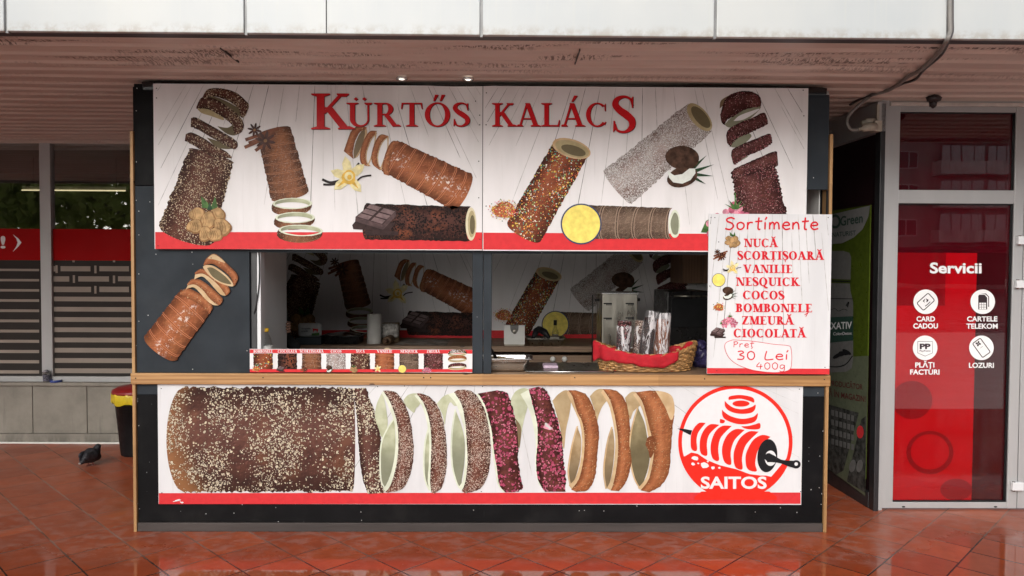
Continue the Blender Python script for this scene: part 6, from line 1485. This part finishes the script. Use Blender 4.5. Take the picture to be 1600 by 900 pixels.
c = PY(867.5, 520, 1.9); sb = thing('spice_bottle', 'small glass bottle with dark cap behind the shallow steel pan', 'bottle', (c.x, 1.9, cz))
MB().lathe([(.028, 0), (.030, .01), (.030, .09), (.014, .13), (.012, .16)], (c.x, 1.9, cz), 18).build('body', M['clear'], sb); MB().lathe([(.027, .004), (.027, .07), (.001, .07)], (c.x, 1.9, cz), 16, cap=False).build('contents', mat('pale_powder', (.4, .4, .38), .8), sb); MB().lathe([(.016, .155), (.016, .2), (.012, .202)], (c.x, 1.9, cz), 16).build('cap', M['black_plastic'], sb)
# dark appliance and wall cabinet at the right end, inside
x0, x1, z0, z1 = rectXZ(1042, 455, 1112, 560, 1.3)
ap_ = thing('dark_appliance', 'black appliance at the right end of the stall interior', 'appliance', ((x0+x1)/2, 1.3, .02))
MB().box(x0, x1, 1.3, 1.85, .02, z1).build('body', mat('appliance_black', (.014, .013, .013), .3, 0, .3, 6), ap_, bevel=.01); MB().box(x0+.03, x1-.03, 1.285, 1.299, z1-.30, z1-.06).build('door', M['black_plastic'], ap_, bevel=.004)
MB().tube([(x0+.05, 1.27, z1-.04), (x1-.05, 1.27, z1-.04)], .008, 8).build('handle', M['steel_dull'], ap_)
x0, x1, z0, z1 = rectXZ(1067, 380, 1130, 443, 1.75)
wc = thing('wall_cabinet', 'brown wooden wall cabinet high at the right of the stall interior', 'cabinet', ((x0+x1)/2, 1.75, z0))
MB().box(x0, x1, 1.77, 2.24, z0, z0+.7).build('carcass', M['cabinet_wood'], wc, bevel=.003)
MB().box(x0, (x0+x1)/2-.002, 1.75, 1.769, z0, z0+.7).build('door', M['cabinet_wood'], wc, bevel=.003); MB().box((x0+x1)/2+.002, x1, 1.75, 1.769, z0, z0+.7).build('door', M['cabinet_wood'], wc, bevel=.003)
c = PY(605, 548, .12); b = MB(); b.ball((c.x, .12, ZC1+.055), .055, .05, .056, 22, 14); b.ball((c.x, .12, ZC1+.012), .06, .055, .012, 18, 6)
c = PY(605, 545, .12); b = MB(); zt_ = PY(605, 543.2, .12).z; b.ball((c.x, .12, (zt_+ZC1)/2), .05, .05, (zt_-ZC1)/2, 22, 14)
tag(b.build('dough_ball', mat('raw_dough', (.55, .42, .26), .6, 0, .06, 8)), 'ball of pale dough peeping over the flavour strip', 'dough')

# person behind the partition
M['skin'] = mat('skin', (.42, .24, .17), .5, 0, .08, 12); M['sweater'] = mat('black_sweater', (.008, .008, .009), .85, 0, .25, 40, .3, 160); M['hair'] = mat('dark_hair', (.02, .014, .01), .5, 0, .3, 40, .3, 200, stretch=(4, 4, .3)); M['trousers'] = mat('dark_trousers', (.02, .022, .03), .8)
def skinned(name, J, E, m, par, sub=2, root=0):
    me = bpy.data.meshes.new(name); off = root_loc(par) if par else Vector((0, 0, 0)); me.from_pydata([tuple(Vector(j[0])-off) for j in J], E, []); o = bpy.data.objects.new(name, me); COL.objects.link(o); me.materials.append(m)
    if par: o.parent = par
    sk = o.modifiers.new('skin', 'SKIN'); sk.use_smooth_shade = True
    if not me.skin_vertices: bpy.context.view_layer.objects.active = o
    lay = me.skin_vertices[0] if me.skin_vertices else None
    for i, j in enumerate(J): lay.data[i].radius = (j[1], j[1]*(j[2] if len(j) > 2 else 1)); lay.data[i].use_root = (i == root)
    ss = o.modifiers.new('sub', 'SUBSURF'); ss.levels = sub; ss.render_levels = sub
    return o
hx = PX-.33; hy = 1.12
pe_ = thing('person', 'person in a black sweater holding the white partition edge inside the stall', 'person', (hx, hy, .02))
hand = PY(450, 511, .80); hand2 = PY(474, 548, .98)
body = [((hx, hy, .98), .15, .8), ((hx, hy, 1.15), .14, .75), ((hx, hy, 1.34), .16, .75), ((hx, hy, 1.45), .10), ((hx, hy-.01, 1.53), .055), ((hx, hy-.02, 1.60), .085), ((hx, hy-.03, 1.69), .092), ((hx, hy-.02, 1.76), .06),
        ((hx+.17, hy, 1.42), .062), ((hx+.21, hy-.02, 1.18), .046), ((hand.x-.06, hand.y+.12, hand.z+.02), .032), ((hand.x-.01, hand.y+.02, hand.z), .030, .6),
        ((hx-.17, hy, 1.42), .062), ((hx-.15, hy-.06, 1.17), .048), ((hx+.12, hy-.1, 1.10), .036), ((hx+.30, hy-.12, 1.06), .03, .7),
        ((hx-.09, hy, .88), .095), ((hx-.10, hy-.02, .50), .065), ((hx-.10, hy+.02, .10), .042), ((hx-.10, hy-.13, .05), .035), ((hx+.09, hy, .88), .095), ((hx+.10, hy-.02, .50), .065), ((hx+.10, hy+.02, .10), .042), ((hx+.10, hy-.13, .05), .035)]
E_ = [(0, 1), (1, 2), (2, 3), (3, 4), (4, 5), (5, 6), (6, 7), (2, 8), (8, 9), (9, 10), (10, 11), (2, 12), (12, 13), (13, 14), (14, 15), (0, 16), (16, 17), (17, 18), (18, 19), (0, 20), (20, 21), (21, 22), (22, 23)]
try:
    skinned('body', body, E_, M['skin'], pe_)
    K = 1.22
    T = [(p[0], p[1]*K, *(p[2:])) for p in (body[0], body[1], body[2], body[3], body[8], body[9], body[10], body[12], body[13], body[14])]
    T[6] = ((hand.x-.05, hand.y+.10, hand.z+.018), .042); 
    fa = hand2; T.append(((fa.x-.03, fa.y, fa.z+.01), .045)); T[9] = ((fa.x-.16, fa.y+.03, fa.z+.10), .055); T[8] = ((hx+.0, hy-.06, 1.22), .06)
    skinned('sweater', T, [(0, 1), (1, 2), (2, 3), (2, 4), (4, 5), (5, 6), (2, 7), (7, 8), (8, 9), (9, 10)], M['sweater'], pe_)
    skinned('trousers', [(b_[0], b_[1]*1.18, *(b_[2:])) for b_ in (body[0], body[16], body[17], body[18], body[20], body[21], body[22])], [(0, 1), (1, 2), (2, 3), (0, 4), (4, 5), (5, 6)], M['trousers'], pe_)
    b = MB(); b.ball((hx, hy, 1.72), .105, .115, .10, 20, 12, noise=.03); b.ball((hx, hy+.05, 1.66), .09, .07, .10, 18, 10); b.build('hair', M['hair'], pe_)
    b = MB(); b.tube([(hx, hy-.105, 1.70), (hx, hy-.125, 1.665), (hx, hy-.12, 1.655)], [.010, .014, .010], 8)
    for s_ in (-1, 1): b.ball((hx+s_*.092, hy-.01, 1.67), .014, .022, .03, 10, 8)
    b.build('face', M['skin'], pe_)
    # fingers of the hand closing on the partition edge, thumb on the near side of the panel
    ex = PX
    for k, (dz, L) in enumerate(((.032, .062), (.011, .070), (-.010, .066), (-.031, .054))):
        z = hand.z+dz; kx_ = ex+.012
        skinned('finger', [((ex-.030, .805+.012, z), .0105), ((ex+.004, .805, z+.002), .0105), ((kx_+.006, .785, z), .0098), ((kx_, .785-L*.55, z-.002), .0088), ((ex+.006, .785-L*.8, z-.003), .0075)], [(0, 1), (1, 2), (2, 3), (3, 4)], M['skin'], pe_, 2)
    skinned('thumb', [((ex-.045, .80, hand.z+.03), .013), ((ex-.044, .77, hand.z+.05), .0115), ((ex-.042, .735, hand.z+.055), .010), ((ex-.040, .715, hand.z+.05), .008)], [(0, 1), (1, 2), (2, 3)], M['skin'], pe_, 2)
    hb_ = Vector((fa.x, fa.y, fa.z))
    skinned('hand', [((hb_.x-.03, hb_.y, hb_.z+.005), .026), ((hb_.x+.01, hb_.y-.01, hb_.z-.008), .03), ((hb_.x+.04, hb_.y-.015, hb_.z-.02), .024)], [(0, 1), (1, 2)], M['skin'], pe_, 2)
    for k in range(4):
        yy = hb_.y-.035+k*.019
        skinned('finger', [((hb_.x+.035, yy, hb_.z-.016), .0100), ((hb_.x+.062, yy, hb_.z-.022), .0095), ((hb_.x+.080+.006*(k in (1, 2)), yy, hb_.z-.036), .0085), ((hb_.x+.086+.006*(k in (1, 2)), yy, hb_.z-.052), .0075)], [(0, 1), (1, 2), (2, 3)], M['skin'], pe_, 2)
    skinned('thumb', [((hb_.x, hb_.y-.035, hb_.z), .013), ((hb_.x+.025, hb_.y-.055, hb_.z-.012), .0115), ((hb_.x+.048, hb_.y-.058, hb_.z-.026), .009)], [(0, 1), (1, 2)], M['skin'], pe_, 2)
except Exception as ex_:
    print('PERSON FAILED', ex_)

# bin, pigeon, cup and dish on the left
c = PZ(212, 708, 0); bz_ = PY(200, 598, c.y).z
x_l = PY(180.5, 615, c.y).x; rt_ = .21; bcx_ = x_l+rt_
bn = thing('rubbish_bin', 'black rubbish bin with red lid and yellow bag behind the stall corner', 'bin', (bcx_, c.y, 0))
h_ = bz_-.05
MB().lathe([(rt_*.70, 0), (rt_*.72, .01), (rt_*.96, h_-.05), (rt_*.98, h_-.05)], (bcx_, c.y, 0), 36).build('body', M['black_plastic'], bn)
b = MB(); rows = []
for j in range(73):
    an_ = 2*math.pi*j/72; q = 1+.02*math.sin(an_*11)+.015*math.sin(an_*23)
    rows.append([Vector((bcx_+rt_*k_*q*math.cos(an_), c.y+rt_*k_*q*math.sin(an_), z+.012*math.sin(an_*7)*(i_ < 2))) for i_, (k_, z) in enumerate(((1.0, h_-.125), (1.045, h_-.11), (1.04, h_-.05), (1.03, h_-.03), (.98, h_-.02)))])
b.grid(rows); b.build('bag', mat('yellow_bag', (.62, .47, .02), .4, 0, .15, 12, .4, 40), bn)
MB().lathe([(rt_*1.04, h_-.035), (rt_*1.06, h_-.025), (rt_*1.03, h_-.005), (rt_*.8, h_+.02), (rt_*.3, h_+.035), (.001, h_+.036)], (bcx_, c.y, 0), 36).build('lid', mat('red_lid', (.24, .012, .012), .4, 0, .1, 8), bn)

pg = PZ(142, 727, 0); pgn = thing('pigeon', 'dark pigeon standing on the wet tiles left of the stall', 'pigeon', pg)
M['feather'] = mat('dark_feathers', (.014, .014, .018), .6, 0, .5, 40, .3, 120); M['feather2'] = mat('grey_wing', (.024, .024, .029), .55, 0, .5, 45, .3, 120); M['pink_leg'] = mat('pink_leg', (.40, .13, .11), .6)
# turned away to the right, tail towards the lower left of the view
fw = Vector((.16, .98, 0)).normalized(); up_ = Vector((0, 0, 1)); sd_ = fw.cross(up_)
def pgp(a_, s_, z_): return pg+(fw*a_+sd_*s_+up_*z_)*.76
J = [((-.142, -.024, .058), .004), ((-.135, -.022, .060), .016), ((-.105, -.012, .075), .026), ((-.065, 0, .094), .046), ((-.02, 0, .108), .062), ((.02, 0, .118), .066), ((.055, .003, .135), .056), ((.078, .010, .160), .038), ((.086, .014, .178), .029), ((.097, .017, .190), .027), ((.112, .018, .189), .020), ((.126, .020, .185), .009), ((.130, .020, .184), .003)]
Q_ = cr([(*pgp(*c_), r_q) for c_, r_q in J], 5)
b = MB(); b.tube([q_[:3] for q_ in Q_], [max(.002, q_[3]) for q_ in Q_], 20); b.build('body', M['feather'], pgn)
for s_ in (-1, 1):
    B_ = Matrix((fw, sd_, up_)).transposed().to_4x4() @ Matrix.Rotation(R_(16), 4, 'Y') @ Matrix.Rotation(R_(4*s_), 4, 'Z')
    b = MB(); b.ball(pgp(-.022, s_*.050, .112), .092, .020, .044, 20, 12, B_)
    b.ball(pgp(-.085, s_*.030, .086), .055, .010, .018, 14, 8, B_); b.build('wing', M['feather2'], pgn)
    b = MB(); f_ = pgp(.0+.012*s_, s_*.026, .004); b.tube([pgp(0, s_*.024, .075), pgp(-.004, s_*.026, .03), f_], [.009, .0045, .004], 7)
    for a_ in (-.5, 0, .5, 3.14): d = fw*math.cos(a_)+sd_*math.sin(a_); b.tube([f_, f_+d*.026-up_*.001], [.004, .002], 5)
    b.build('leg', M['pink_leg'], pgn)
b = MB(); b.tube([pgp(.124, .02, .186), pgp(.148, .022, .178)], [.006, .001], 7); b.build('beak', M['beige_plastic'], pgn)
b = MB(); [b.ball(pgp(.110, .018+s_*.025, .193), .004) for s_ in (-1, 1)]; b.build('eye', mat('orange_eye', (.4, .12, .02), .2), pgn)
b = MB(); b.ball(pgp(-.145, -.026, .057), .011, .009, .007, 10, 6); b.build('tail_tip', mat('pale_tail', (.42, .38, .36), .7), pgn)

c = PY(73, 596, WY-.03); sz_ = zs+.0045
cu_ = thing('drinks_cup', 'small clear cup with dark print on the sill by the grey mullion', 'cup', (c.x, WY-.03, sz_))
MB().lathe([(.028, 0), (.030, .004), (.038, .10), (.0395, .102), (.037, .102), (.028, .006)], (c.x, WY-.03, sz_), 22, cap=False).build('body', M['clear'], cu_); MB().lathe([(.0312, .012), (.0365, .075)], (c.x, WY-.03, sz_), 22, cap=False).build('sleeve', mat('cup_print', (.10, .10, .13), .5, 0, .8, 60), cu_); MB().lathe([(.001, .085), (.02, .09), (.03, .105), (.012, .12), (.001, .122)], (c.x-.005, WY-.03, sz_), 14, cap=False).build('rubbish', mat('crumpled_foil', (.25, .24, .26), .35, .3, .5, 60), cu_)
c = PY(88, 595, WY-.02); b = MB(); b.lathe([(.050, 0), (.052, .004), (.052, .022), (.048, .022), (.046, .006), (.001, .006)], (c.x, WY-.025, sz_), 28, cap=False)
di = thing('lid', 'blue plastic lid lying on the sill beside the cup', 'lid', (c.x, WY-.025, sz_)); b.build('shell', mat('blue_plastic', (.03, .06, .25), .35), di); MB().lathe([(.001, .016), (.044, .016)], (c.x, WY-.025, sz_), 24, cap=False).build('liner', M['white_plastic'], di)
